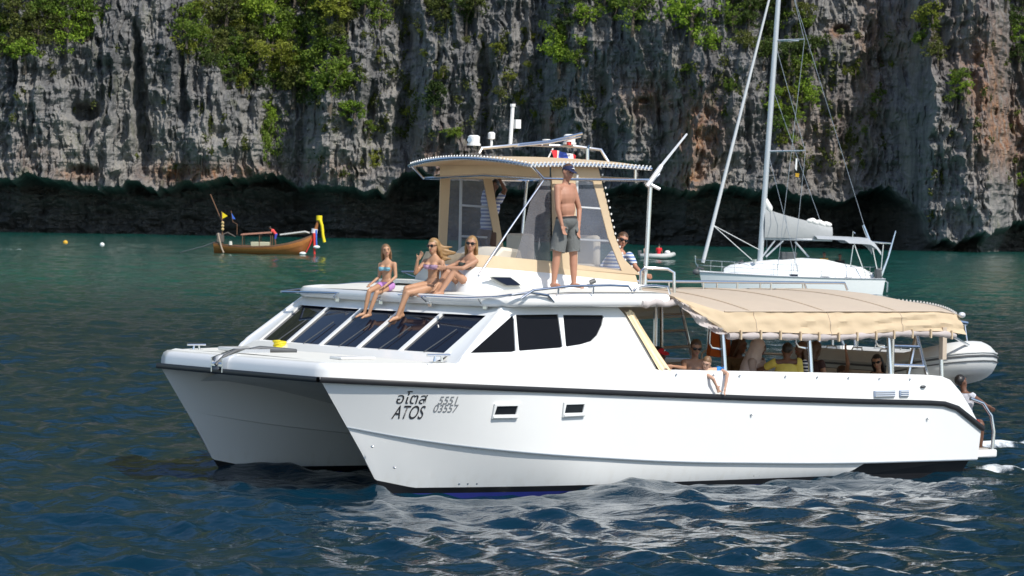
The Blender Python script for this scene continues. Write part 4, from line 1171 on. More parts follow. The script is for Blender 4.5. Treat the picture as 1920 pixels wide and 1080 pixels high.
def wrinkle(a, v):
    return .010 * math.sin(v * 11 + a * 2.2 + 1.5 * math.sin(a * 1.3)) + .008 * math.sin(a * 6 + v * 14 + 3 * math.sin(a * 1.7)) + .006 * math.sin(a * 17 - v * 6)
for sd in (-1, 1):
    yb = CC + sd * 2.74
    k = MB(); rows = []
    for v in range(8):
        t = v / 7; row = []
        for i in range(121):
            u = i / 120; a = lerp(4.40, 9.87, u)
            ztop = cz(a, yb)
            if a < 5.35: ztop = lerp(2.66, ztop, (a - 4.40) / .95)
            drop = .30 if a > 5.35 else lerp(.02, .30, (a - 4.40) / .95)
            drop += .02 * math.sin(a * 1.9)
            row.append((a + (.06 * t * max(0, a - 9.4) / .3), yb + sd * (.10 * t ** .7 + wrinkle(a, t)), ztop - drop * t + .003))
        rows.append(row)
    k.grid(rows); k.build('canopy_valance', BEIGE, aft, True)
    if sd == -1:
        hem = rows[-1]
        # rolled-up clear curtain strapped under the hem
        rl_ = MB(); rl_.tube([(p[0], p[1] + .04 + .012 * math.sin(p[0] * 7), p[2] - .045 - .012 * math.sin(p[0] * 1.3)) for p in hem[22:118:2]], [.05 + .012 * math.sin(i * 1.7) for i in range(len(hem[22:118:2]))], 10)
        rl_.build('rolled_curtain', FILMROLL, aft, True)
        for i in range(26, 118, 8):
            p = hem[i]; s_ = MB(); s_.box((p[0], p[1] - .02, p[2] - .04), (.025, .03, .13)); s_.build('curtain_strap', BEIGE, aft)
        rl_ = MB(); rows = []
        for v in range(5):
            rows.append([(p[0], p[1] + .02 + .03 * math.sin(v * 1.5 + i * .9), p[2] + .015 - v / 4 * (.03 + .12 * math.sin(math.pi * min(1, i / 22)) + .012 * math.sin(i * .8))) for i, p in enumerate(hem[0:23])])
        rl_.grid(rows); rl_.build('rolled_curtain', FILMROLL, aft, True)
        rl_ = MB(); rl_.tube([(lerp(3.86, 4.5, t / 8), -.66, 2.55 - .02 * math.sin(t * 1.5)) for t in range(9)], [.045 + .010 * math.sin(t * 2.1) for t in range(9)], 10)
        rl_.build('rolled_curtain', FILMROLL, aft, True)
for sd in (-1,):
    yb = CC + sd * 2.74
    k = MB(); k.tube([(a, yb - .012, cz(a, yb) + .012) for a in [lerp(5.36, 9.8, i / 60) for i in range(61)]], .010, 5); k.build('piping', BEIGE2, aft, True)
for a in (5.9, 7.3, 8.7):
    k = MB(); k.tube([(a, y, cz(a, y) + .004 - .012 * math.sin(a * 3.9) * (1 - abs(y - CC) / 3.2)) for y in [lerp(CC - 2.72, CC + 2.72, j / 30) for j in range(31)]], .011, 5); k.build('seam', mat('seam_tan', (.56, .45, .33), .9) if a < 6 else bpy.data.materials['seam_tan'], aft, True)
    k = MB(); k.tube([(a, CC - 2.74 - (.10 * t ** .7 + wrinkle(a, t)) - .006, cz(a, CC - 2.74) - (.30 + .02 * math.sin(a * 1.9)) * t) for t in [j / 7 for j in range(8)]], .007, 5); k.build('seam', bpy.data.materials['seam_tan'], aft, True)
# stern end of the canopy
k = MB(); rows = []
for v in range(6):
    t = v / 5
    rows.append([(aend(y) + .05 * math.sin(math.pi * t * .6) + .01 * math.sin(y * 13), y, cz(aend(y), y) - .30 * t - .0) for y in [lerp(CC - 2.76, CC + 2.76, j / 40) for j in range(41)]])
k.grid(rows); k.build('canopy_end', BEIGE, aft, True)
k = MB()
for j in range(52):
    y = lerp(CC - 2.72, CC + 2.72, j / 51); a = aend(y); k.tube([(a - .04, y, cz(a, y) + .005), (a + .0, y + .03, cz(a, y) + .03), (a + .05, y + .05, cz(a, y) - .02)], .015, 5)
k.build('lacing', mat('lacing_grey', (.42, .40, .37), .8), aft, True)['kind'] = 'stuff'
k = MB(); k.ell((9.90, -.70, 2.38), .06, .05, .045, 10, 7); k.build('corner_cap', ALU, aft, True)
for a in (5.35, 6.96, 8.50):
    rail([(a, -.70, zg(a) - .05), (a, -.62, 2.2)], .036, 'canopy_post', aft)
    rail([(a, CB + .70, zg(a) - .05), (a, CB + .70, 2.35)], .036, 'canopy_post', aft)
    rail([(a - .16, -.55, 2.3), (a - .17, -.55, 1.98), (a - .12, -.55, 1.92), (a, -.60, 1.90)], .017, 'grab_handle', aft)
rail([(9.52, -.70, zg(9.4) - .05), (9.52, -.64, 2.25)], .03, 'canopy_post', aft)
k = MB(); k.slab([(9.49, -.74, 1.72), (9.57, -.74, 1.72), (9.57, -.74, 2.2), (9.49, -.74, 2.2)], (0, .08, 0)); k.build('canopy_strap', BEIGE2, aft)
rail([(9.52, CB + .6, zg(9.3)), (9.52, CB + .6, 2.3)], .03, 'canopy_post', aft)
# roof rack rails on the canopy
for (y, a0_, a1_, z_) in ((2.1, 5.2, 9.2, 2.80), (2.75, 5.4, 10.6, 2.78)):
    rail([(a0_ - .06, y, 2.66), (a0_, y, z_), (a1_, y, z_ - .01), (a1_ + .06, y, 2.66)], .02, 'rack_rail', aft)
    for i in range(1, 6):
        a = lerp(a0_, a1_, i / 6); rail([(a, y, 2.62), (a, y, z_)], .014, 'rack_post', aft)
# open cockpit curtain drawn to its post
k = MB(); rows = []
for v in range(15):
    t = v / 14; a0_, a1_ = lerp(3.69, 4.06, t), lerp(3.86, 4.28, t ** 1.2); z = lerp(2.44, 1.63, t)
    rows.append([(lerp(a0_, a1_, u / 10), fy(z) - .04 - .012 * math.sin(u * 1.9 + t * 2), z - .02 * math.sin(u * .8)) for u in range(11)])
k.grid(rows); k.build('cockpit_curtain', mat('pale_curtain', (.86, .70, .47), .85, bump=.3, bscale=10), aft, True)
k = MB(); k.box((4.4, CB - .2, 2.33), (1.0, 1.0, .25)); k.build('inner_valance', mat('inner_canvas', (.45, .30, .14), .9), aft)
# ladder inside, up to the roof, and boarding ladder aft on the near side
def ladder(p0, p1, q0, q1, n, par, r=.022):
    o = empty('ladder'); o.parent = par
    k = MB(); k.tube([p0, p1], r, 8); k.build('stringer', STEEL, o, True)
    k = MB(); k.tube([q0, q1], r, 8); k.build('stringer', STEEL, o, True)
    for i in range(n):
        t = (i + .7) / (n + .2)
        k = MB(); k.tube([Vector(p0).lerp(Vector(p1), t), Vector(q0).lerp(Vector(q1), t)], r * .85, 8); k.build('rung', STEEL, o, True)
    return o
ladder((7.296, 3.2, 1.315), (7.27, 3.2, 2.382), (7.969, 3.2, 1.349), (7.658, 3.2, 2.382), 4, aft, .028)
ladder((8.60, -.62, 1.45), (8.60, -.62, 2.34), (9.32, -.62, 1.42), (8.98, -.62, 2.34), 3, aft, .03)
rail([(8.72, -.4, 1.2), (8.72, -.4, 2.34)], .03, 'canopy_post', aft)
# far side stays of the cockpit, seen through it
for p, q in ((10.209, 3.6, 1.543), (11.189, 3.6, 1.965)), ((11.113, 3.6, 1.381), (11.11, 3.6, 1.939)), ((11.426, 3.6, 1.593), (11.234, 3.6, 1.964)), ((11.622, 3.6, 1.548), (11.577, 3.6, 1.963)):
    rail([p, q], .025, 'awning_stay', aft)
k = MB(); k.ell((11.486, 3.6, 1.912), .05, .05, .06, 8, 6); k.build('cabin_lamp', WHITE, aft, True)
# davit and tackle for the tender
dv = empty('davit'); dv.parent = cat_
rail([(9.7, .25, 1.4), (9.9, .25, 2.2), (10.3, .25, 2.30), (10.9, .25, 2.22)], .035, 'davit_arm', dv)
rail([(9.7, 2.7, 1.4), (9.9, 2.7, 2.2), (10.3, 2.7, 2.30), (10.9, 2.7, 2.22)], .035, 'davit_arm', dv)
rail([(10.85, .25, 2.22), (10.85, .15, 1.80)], .012, 'davit_line', dv)
rail([(10.85, 2.7, 2.22), (10.85, 2.7, 1.72)], .012, 'davit_line', dv)
rail([(9.6, -.6, 2.15), (10.62, -.2, 1.86)], .022, 'davit_line', dv)
# portholes in the near hull
for (x0, x1, y0, y1) in ((921, 961, 759, 781), (1052, 1088, 757, 777)):
    pass
def porthole(c4, c4o):
    fr_ = MB()
    o = [(a, hull_y(a, z) - .004, z) for a, b_, z in c4o]; i_ = [(a, hull_y(a, z) - .004, z) for a, b_, z in c4]
    fr_.holed(o, [i_], (0, -.028, 0)); f = fr_.build('porthole', WHITE, cat_)
    g = MB(); g.poly([(a, y - .008, z) for a, y, z in i_]); g.build('pane', mat('porthole_pane', (.012, .013, .015), .08), f)
    s_ = MB(); s_.tube([(o[0][0] + .01, o[0][1] - .03, o[0][2] + .025), (o[1][0] - .01, o[1][1] - .03, o[1][2] + .025)], .022, 6); s_.build('ledge', WHITE, f, True)
porthole([(1.261, -0.72, 1.052), (1.59, -0.72, 1.053), (1.614, -0.72, 1.169), (1.285, -0.72, 1.167)], [(1.236, -0.72, 0.995), (1.627, -0.72, 0.995), (1.658, -0.72, 1.197), (1.249, -0.72, 1.196)])
porthole([(2.394, -0.78, 1.057), (2.704, -0.78, 1.059), (2.729, -0.78, 1.176), (2.418, -0.78, 1.173)], [(2.368, -0.78, 0.999), (2.742, -0.78, 1.007), (2.765, -0.78, 1.204), (2.381, -0.78, 1.203)])
# lettering on the near bow
def lettering(txt, p0, width, height, m, shear=.22, bold=0.0, sx=None):
    cu = bpy.data.curves.new('lettering', 'FONT'); cu.body = txt; cu.shear = shear; cu.offset = bold
    to = bpy.data.objects.new('lettering', cu); COL.objects.link(to)
    me = bpy.data.meshes.new_from_object(to.evaluated_get(bpy.context.evaluated_depsgraph_get()))
    bpy.data.objects.remove(to)
    xs_ = [v.co.x for v in me.vertices]; ys_ = [v.co.y for v in me.vertices]
    x0, x1, y0, y1 = min(xs_), max(xs_), min(ys_), max(ys_)
    for v in me.vertices:
        a = p0[0] + (v.co.x - x0) / (x1 - x0) * width; z = p0[2] + (v.co.y - y0) / (y1 - y0) * height - .010 * (a - p0[0])
        v.co = (a, hull_y(a, z) - .006, z)
    me.materials.clear(); me.materials.append(m)
    o = bpy.data.objects.new('lettering', me); COL.objects.link(o); o.parent = cat_
lettering('ATOS', (-0.091, -0.42, 0.995), .40, .185, TEXTM, .25, .006)
lettering('อโตส', (-0.078, -0.42, 1.202), .385, .175, TEXTM, .10, .005)
lettering('5551', (0.457, -0.46, 1.195), .26, .108, TEXTG, .2, .008)
lettering('03557', (0.416, -0.46, 1.085), .33, .110, TEXTG, .2, .008)

# ================================================================== PEOPLE
SKIN = {'tan': mat('skin_tan', (.41, .215, .13), .55, var=.16, vscale=9), 'fair': mat('skin_fair', (.60, .36, .25), .55, var=.07, vscale=9),
        'gold': mat('skin_gold', (.46, .25, .145), .5, var=.16, vscale=9), 'brown': mat('skin_brown', (.15, .068, .04), .5, var=.1, vscale=9), 'red': mat('skin_ruddy', (.42, .205, .13), .55, var=.08, vscale=9)}
HAIRC = {'blond': mat('hair_blond', (.30, .175, .07), .5, var=.45, vscale=30), 'lightbrown': mat('hair_light_brown', (.19, .105, .05), .5, var=.35, vscale=30), 'brown': mat('hair_brown', (.085, .045, .025), .5, var=.3, vscale=30), 'black': mat('hair_black', (.012, .010, .010), .4)}
LENS = mat('sunglass_lens', (.008, .008, .01), .08)
LIP = mat('lips', (.42, .13, .11), .5)
EYE = mat('eye_dark', (.03, .02, .018), .3)
def cl(name, c, **k): return mat('cloth_' + name, c, .85, var=k.pop('var', .10), vscale=k.pop('vscale', 14), bump=.35, bscale=45, **k)
BAKE = {}
def fdir(deg):
    """horizontal direction in the boat's frame; 0 faces the camera, 90 the right"""
    x, y = math.sin(R(deg)), -math.cos(R(deg)); c, s = math.cos(BOAT_TH), math.sin(BOAT_TH)
    return Vector((x * c + y * s, -x * s + y * c, 0))
def fdirw(deg): return Vector((math.sin(R(deg)), -math.cos(R(deg)), 0))

def remesh(M, voxel, smooth_it=5, dec=0.0, factor=.5):
    me = M.mesh('tmp', None)
    o = bpy.data.objects.new('tmp', me); COL.objects.link(o)
    r = o.modifiers.new('r', 'REMESH'); r.mode = 'VOXEL'; r.voxel_size = voxel; r.use_smooth_shade = True
    s = o.modifiers.new('s', 'SMOOTH'); s.iterations = smooth_it; s.factor = factor
    if dec:
        d_ = o.modifiers.new('d', 'DECIMATE'); d_.ratio = dec
    dg = bpy.context.evaluated_depsgraph_get()
    out = bpy.data.meshes.new_from_object(o.evaluated_get(dg))
    bpy.data.objects.remove(o); bpy.data.meshes.remove(me)
    out.polygons.foreach_set('use_smooth', [True] * len(out.polygons))
    return out
def cap(M, p0, r0, p1, r1, n=10):
    p0, p1 = Vector(p0), Vector(p1); dv_ = p1 - p0; L = dv_.length
    if L < 1e-5: return
    t = dv_ / L; pts, rs = [], []
    for a in (-75, -45, -15): pts.append(p0 + t * (r0 * math.sin(R(a)))); rs.append(r0 * math.cos(R(a)))
    pts.append(p0.lerp(p1, .5)); rs.append((r0 + r1) / 2)
    for a in (15, 45, 75): pts.append(p1 + t * (r1 * math.sin(R(a)))); rs.append(r1 * math.cos(R(a)))
    M.tube(pts, rs, n)
def frame(f, u):
    u = Vector(u).normalized(); f = Vector(f); f = (f - u * f.dot(u)).normalized(); r = f.cross(u)
    return Matrix((r, f, u)).transposed()      # columns: right, forward, up

def person(label, base, J, face, skin='tan', k=1.0, female=False, hair=('short', 'brown'), glasses=False, wear=(), cap_=None, group=None, parent_frame=True, voxel=.011, girth=1.0, place=None, tilt=0.0, hands=True, grip=.6, cat='person'):
    """J: joints in the carrier's frame.  base: the point the figure rests on.  face: degrees the head is turned to."""
    FD = fdir if parent_frame else fdirw
    J = {q: Vector(p) for q, p in J.items()}
    lat = (J['shR'] - J['shL']).normalized()
    spine = (J['neck'] - J['pel']).normalized()
    fwd = spine.cross(lat).normalized() * -1
    fwd = lat.cross(spine) * -1
    body_f = spine.cross(lat)
    if 'hipR' not in J:
        J['hipR'] = J['pel'] + lat * .085 * k - spine * .03; J['hipL'] = J['pel'] - lat * .085 * k - spine * .03
    for s_ in 'RL':
        if 'to' + s_ not in J: J['to' + s_] = J['an' + s_] + FD(J.get('footdir', Vector((face, 0, 0)))[0]) * .17 * k - Vector((0, 0, .05 * k))
    B = MB(); prim = []
    def limb(tag_, p0, r0, p1, r1):
        cap(B, p0, r0, p1, r1); prim.append((tag_, p0.copy(), r0, p1.copy(), r1))
    g = k * girth
    M3 = Matrix((lat, spine.cross(lat), spine)).transposed()
    pel, neck = J['pel'], J['neck']; L = (neck - pel).length
    cw, ww, hw = ((.135, .105, .150) if female else (.158, .140, .145))
    dep = .088 if female else .112
    B.ell(pel, hw * g, dep * g * 1.02, .115 * k, M=M3)
    B.ell(pel.lerp(neck, .34), ww * g, dep * g * .92, .17 * k, M=M3)
    B.ell(pel.lerp(neck, .68), cw * g, dep * g * 1.02, .175 * k, M=M3)
    shc = J['shR'].lerp(J['shL'], .5)
    cap(B, J['shR'] - lat * .02, .052 * g, J['shL'] + lat * .02, .052 * g)
    cap(B, pel.lerp(neck, .80) + lat * .06 * k, .085 * g, pel.lerp(neck, .80) - lat * .06 * k, .085 * g)
    if female:
        for q in (-1, 1):
            B.ell(pel.lerp(neck, .66) + lat * q * .065 * k + body_f * .085 * k, .062 * g, .055 * g, .06 * g, M=M3)
    prim.append(('torso', pel - spine * .1 * k, .15 * g, neck, .15 * g))
    up_ = (J['head'] - neck).normalized()
    limb('neck', neck - spine * .02, .052 * k * (.85 if female else 1), J['head'] - up_ * .05 * k, .047 * k * (.85 if female else 1))
    for s_ in 'RL':
        sg = 1 if s_ == 'R' else -1
        limb('uarm', J['sh' + s_], .047 * g, J['el' + s_], .036 * g)
        limb('farm', J['el' + s_], .037 * g, J['wr' + s_], .025 * k)
        limb('thigh', J['hip' + s_], .082 * g, J['kn' + s_], .053 * g)
        m_ = J['kn' + s_].lerp(J['an' + s_], .32)
        limb('shin', J['kn' + s_], .050 * g, m_, .052 * g); limb('shin', m_, .052 * g, J['an' + s_], .034 * k)
        toe, ank_ = J['to' + s_], J['an' + s_]
        fd_ = (toe - ank_).normalized()
        heel = ank_ - Vector((fd_.x, fd_.y, 0)) * .035 * k - Vector((0, 0, .025 * k))
        limb('foot', heel, .032 * k, ank_.lerp(toe, .55) - Vector((0, 0, .006)), .034 * k)
        limb('foot', ank_.lerp(toe, .5), .033 * k, toe, .021 * k)
        sid = fd_.cross(Vector((0, 0, 1))).normalized()
        for q in range(5): cap(B, toe + sid * (q - 2) * .013 * k, .012 * k, toe + sid * (q - 2) * .016 * k + fd_ * (.028 - .004 * abs(q - 1)) * k, .010 * k, 6)
        if hands:
            wr_ = J['wr' + s_]; hd = J.get('hd' + s_)
            hd = (Vector(hd) - wr_).normalized() if hd is not None else (wr_ - J['el' + s_]).normalized()
            pn = Vector(J['pn' + s_]) if 'pn' + s_ in J else (body_f if abs(hd.dot(body_f)) < .8 else -spine)
            sd_ = hd.cross(pn).normalized(); pn = sd_.cross(hd).normalized()
            MM = Matrix((sd_, pn, hd)).transposed()
            palm = wr_ + hd * .048 * k
            B.ell(palm, .040 * k, .017 * k, .052 * k, 10, 7, M=MM); prim.append(('hand', wr_.copy(), .03 * k, palm + hd * .1 * k, .03 * k))
            for q in range(4):
                ln = (.036, .042, .040, .031)[q] * k
                b0 = palm + sd_ * (q - 1.5) * .021 * k + hd * .040 * k
                d1 = (hd + sd_ * (q - 1.5) * .06 + pn * .25 * grip).normalized(); b1 = b0 + d1 * ln
                d2 = (d1 + pn * .9 * grip).normalized(); b2 = b1 + d2 * ln * .8
                cap(B, b0, .0095 * k, b1, .009 * k, 6); cap(B, b1, .009 * k, b2, .0075 * k, 6)
            tb = palm + sd_ * .034 * k * -sg - hd * .02 * k
            t1 = tb + (hd * .6 - sd_ * sg * .7 + pn * .3).normalized() * .038 * k; t2_ = t1 + (hd * .9 + pn * .4).normalized() * .028 * k
            cap(B, tb, .0125 * k, t1, .011 * k, 6); cap(B, t1, .011 * k, t2_, .009 * k, 6)
    # head
    ff = FD(face); HM = frame(ff - Vector((0, 0, tilt)), up_); hc = J['head']
    hp = lambda x, y, z: hc + HM @ (Vector((x, y, z)) * k)
    B.ell(hp(0, -.008, .03), .077 * k, .094 * k, .088 * k, M=HM)
    B.ell(hp(0, .016, -.026), .063 * k, .070 * k, .078 * k, M=HM)
    B.ell(hp(0, .048, -.076), .034 * k, .035 * k, .03 * k, 10, 7, M=HM)
    cap(B, hp(0, .085, .012), .010 * k, hp(0, .104, -.024), .015 * k, 8)
    for q in (-1, 1):
        B.ell(hp(q * .076, -.005, .0), .010 * k, .022 * k, .032 * k, 8, 6, M=HM)
        cap(B, hp(q * .012, .086, .036), .012 * k, hp(q * .045, .074, .036), .012 * k, 6)
    prim.append(('head', hc - up_ * .06 * k, .09 * k, hc + up_ * .05 * k, .09 * k))
    bm_ = remesh(B, voxel, 4, .75)
    base = Vector(base)
    off = base
    if place is None:
        loc = Matrix.Translation(BOAT_P) @ Matrix.Rotation(BOAT_TH, 4, 'Z') @ base; rz = BOAT_TH
    else:
        loc, rz = place(base)
    root = empty('person', loc, rz, label, cat, group)
    nv = len(bm_.vertices)
    co = np.empty(nv * 3, np.float32); bm_.vertices.foreach_get('co', co); co = co.reshape(-1, 3).astype(float)
    no = np.empty(nv * 3, np.float32); bm_.vertices.foreach_get('normal', no); no = no.reshape(-1, 3).astype(float)
    best = np.full(nv, 1e9); which = np.zeros(nv, int); tpar = np.zeros(nv)
    for i, (tg, p0, r0, p1, r1) in enumerate(prim):
        a = np.array(p0); dv_ = np.array(p1) - a; t = np.clip(((co - a) @ dv_) / max(dv_ @ dv_, 1e-9), 0, 1)
        dd = np.linalg.norm(co - (a + t[:, None] * dv_), axis=1) - (r0 + (r1 - r0) * t)
        u = dd < best; best[u] = dd[u]; which[u] = i; tpar[u] = t[u]
    tags = np.array([p[0] for p in prim])[which]
    a = np.array(pel - spine * .1 * k); dv_ = np.array(neck) - a
    ht = ((co - a) @ dv_) / (dv_ @ dv_)
    fw = (co - np.array(pel.lerp(neck, .66))) @ np.array(body_f)
    la = (co - np.array(pel.lerp(neck, .66))) @ np.array(lat)
    polys = [tuple(p.vertices) for p in bm_.polygons]
    me = bpy.data.meshes.new('body'); me.from_pydata((co - np.array(off)).tolist(), [], polys); me.materials.append(SKIN[skin]); me.update()
    me.polygons.foreach_set('use_smooth', [True] * len(polys))
    bo = bpy.data.objects.new('body', me); COL.objects.link(bo); bo.parent = root
    bpy.data.meshes.remove(bm_)
    ctx = dict(tags=tags, t=tpar, h=ht, fw=fw, la=la, co=co)
    for (nm, m_, pred, offs) in wear:
        mask = pred(ctx)
        of = offs(ctx) if callable(offs) else np.full(nv, offs)
        fs = [p for p in polys if all(mask[i] for i in p)]
        if not fs: continue
        used = sorted({i for p in fs for i in p}); ix = {v: i for i, v in enumerate(used)}
        outer = co[used] + no[used] * of[used][:, None] * k - np.array(off)
        inner = co[used] + no[used] * .002 - np.array(off)
        n_ = len(used)
        from collections import Counter
        ec = Counter()
        for p in fs:
            for i in range(len(p)): ec[(p[i], p[(i + 1) % len(p)])] += 1
        for it in range(6):          # even out the hem
            nb = {}
            for (a_, b_) in ec:
                if (b_, a_) not in ec: nb.setdefault(ix[a_], []).append(ix[b_]); nb.setdefault(ix[b_], []).append(ix[a_])
            for arr in (outer, inner):
                new = {q: (arr[q] + arr[w2].mean(0)) / 2 for q, w2 in nb.items() if len(w2) == 2}
                for q, v2 in new.items(): arr[q] = v2
        ring_f = [(ix[a_], ix[b_], ix[b_] + n_, ix[a_] + n_) for (a_, b_) in ec if (b_, a_) not in ec]
        me = bpy.data.meshes.new(nm); me.from_pydata(np.concatenate([outer, inner]).tolist(), [], [tuple(ix[i] for i in p) for p in fs] + ring_f)
        me.materials.append(m_); me.update(); me.polygons.foreach_set('use_smooth', [True] * len(me.polygons))
        o = bpy.data.objects.new(nm, me); COL.objects.link(o); o.parent = root
    # hair, eyes, glasses, cap
    style, hcol = hair
    if style != 'none':
        H_ = MB()
        H_.ell(hp(0, -.018, .042), .082 * k, .098 * k, .092 * k, M=HM)
        cut = MB()
        if style in ('long', 'blown', 'back'):
            for q in (-1, 1):
                cap(H_, hp(q * .072, .0, .05), .022 * k, hp(q * .085, -.02, -.08), .024 * k); cap(H_, hp(q * .075, -.03, -.05), .028 * k, hp(q * .08, -.06, -.16), .026 * k)
            cap(H_, hp(0, -.07, .03), .07 * k, hp(0, -.085, -.12), .058 * k)
            if style == 'long': cap(H_, hp(.02, -.085, -.1), .055 * k, hp(.04, -.10, -.26), .03 * k); cap(H_, hp(-.03, -.085, -.1), .05 * k, hp(-.05, -.09, -.24), .022 * k)
            if style == 'back': cap(H_, hp(0, -.08, -.1), .03 * k, hp(0, -.10, -.3), .018 * k)
            if style == 'blown':
                wd = FD(95)
                for q, (dz, ln) in enumerate(((.03, .22), (-.02, .27), (-.07, .25), (-.12, .19), (-.16, .15))):
                    p0 = hp(0, -.06, dz); p1 = p0 + wd * ln * .5 * k - Vector((0, 0, .05 * k)); cap(H_, p0, .045 * k, p1, .032 * k); cap(H_, p1, .032 * k, p1 + wd * ln * .6 * k + Vector((0, 0, (.01 - .03 * (q % 2)) * k)), .012 * k)
        # keep the face free: push hair prims back by intersecting front
        hme = remesh(H_, voxel * .9, 3, .6)
        hv = np.empty(len(hme.vertices) * 3, np.float32); hme.vertices.foreach_get('co', hv); hv = hv.reshape(-1, 3)
        loc_ = (hv - np.array(hc)) @ np.array(HM) / k
        line = .072 - .012 * 0
        fr_ = (loc_[:, 1] > .035) & (loc_[:, 2] < .060) & (np.abs(loc_[:, 0]) < .085)
        keep = ~fr_
        if style == 'short': keep &= ~((loc_[:, 2] < .0) & (loc_[:, 1] > -.05)) & (loc_[:, 2] > -.06)
        hp_ = [tuple(p.vertices) for p in hme.polygons if all(keep[i] for i in p.vertices)]
        me = bpy.data.meshes.new('hair'); me.from_pydata((hv - np.array(off)).tolist(), [], hp_); me.materials.append(HAIRC[hcol]); me.update()
        me.polygons.foreach_set('use_smooth', [True] * len(me.polygons))
        o = bpy.data.objects.new('hair', me); COL.objects.link(o); o.parent = root
        bpy.data.meshes.remove(hme)
    if glasses:
        G = MB()
        for q in (-1, 1):
            G.ell(hp(q * .034, .086, .013), .031 * k, .010 * k, .023 * k, 10, 6, M=HM)
            G.tube([hp(q * .064, .078, .018), hp(q * .080, .0, .015)], .005 * k, 5)
        G.tube([hp(-.012, .098, .018), hp(.012, .098, .018)], .006 * k, 5)
        G.build('sunglasses', LENS, root, True, off)
    else:
        G = MB()
        for q in (-1, 1): G.ell(hp(q * .031, .079, .013), .013 * k, .008 * k, .008 * k, 8, 5, M=HM); cap(G, hp(q * .018, .090, .036), .0045 * k, hp(q * .047, .080, .038), .004 * k, 5)
        G.build('eye', EYE, root, True, off)
    G = MB(); G.ell(hp(0, .078, -.058), .023 * k, .008 * k, .008 * k, 10, 5, M=HM); G.build('mouth', LIP, root, True, off)
    if cap_ is not None:
        cm, brim = cap_
        G = MB(); rows = []
        for i in range(8):
            th = i / 7 * math.pi / 2
            rows.append([hp(.084 * math.cos(th) * math.cos(a_), -.008 + .101 * math.cos(th) * math.sin(a_), .035 + .088 * math.sin(th)) for a_ in [j * math.pi / 8 for j in range(16)]])
        G.grid(rows, closed_u=True)
        if brim: G.slab([hp(-.07, .07, .04), hp(-.055, .135, .022), hp(0, .165, .015), hp(.055, .135, .022), hp(.07, .07, .04)], HM @ Vector((0, 0, .008)))
        o = G.build('cap', cm, root, 50, off)
        if brim:
            G = MB(); G.slab([hp(-.028, .092, .068), hp(.0, .094, .092), hp(.03, .092, .068), hp(.0, .095, .074)], HM @ Vector((0, .006, 0))); G.build('cap_mark', WHITE, o, False, off)
    return root

def T(c, *names): return np.isin(c['tags'], names)
trunkp = lambda lo, hi: (lambda c: T(c, 'torso') & (c['h'] > lo) & (c['h'] < hi))
shirt = lambda slv=.75, lo=.05, hi=.97: (lambda c: (T(c, 'torso') & (c['h'] > lo) & (c['h'] < hi)) | (T(c, 'neck') & (c['t'] < .05)) | (T(c, 'uarm') & (c['t'] < slv)))
longsl = lambda c: shirt(2)(c) | (T(c, 'farm') & (c['t'] < .85))
shorts = lambda ln=.7, hi=.22: (lambda c: (T(c, 'torso') & (c['h'] < hi)) | (T(c, 'thigh') & (c['t'] < ln)))
brief = lambda c: (T(c, 'torso') & (c['h'] < .17)) | (T(c, 'thigh') & (c['t'] < .12))
bikini = lambda c: T(c, 'torso') & (((c['fw'] > .045) & (np.abs(c['co'] @ np.zeros(3)) < 1) & (np.abs(c['h'] - .70) < .075) & (np.abs(c['la']) < .115)) | (np.abs(c['h'] - .655) < .018))
loose = lambda base_, flare: (lambda c: base_ + flare * np.where(T(c, 'thigh'), c['t'], 0))

# --- man standing on the cabin roof
person('shirtless man in navy cap and grey shorts standing on the cabin roof', (3.265, 0.325, 2.722), {
    'pel': (3.263, 0.327, 3.681), 'neck': (3.237, 0.346, 4.19), 'head': (3.271, 0.321, 4.356),
    'shR': (3.075, 0.303, 4.143), 'shL': (3.406, 0.384, 4.164), 'elR': (3.044, 0.239, 3.844), 'elL': (3.502, 0.351, 3.85),
    'wrR': (3.083, 0.186, 3.621), 'wrL': (3.434, 0.265, 3.579), 'hipR': (3.179, 0.314, 3.635), 'hipL': (3.354, 0.335, 3.638),
    'knR': (3.101, 0.321, 3.208), 'knL': (3.385, 0.313, 3.21), 'anR': (3.076, 0.351, 2.803), 'anL': (3.397, 0.304, 2.805),
    'toR': (3.096, 0.201, 2.747), 'toL': (3.422, 0.149, 2.749)}, 38, 'red', 1.0, hair=('short', 'brown'), glasses=False, tilt=.15, girth=1.13,
    wear=(('shorts', cl('grey', (.13, .135, .13), var=.2), shorts(.92, .24), loose(.016, .040)), ('belt', cl('belt', (.02, .02, .02)), lambda c: T(c, 'torso') & (c['h'] > .20) & (c['h'] < .26), .02)),
    cap_=(cl('navy', (.012, .018, .06)), True))
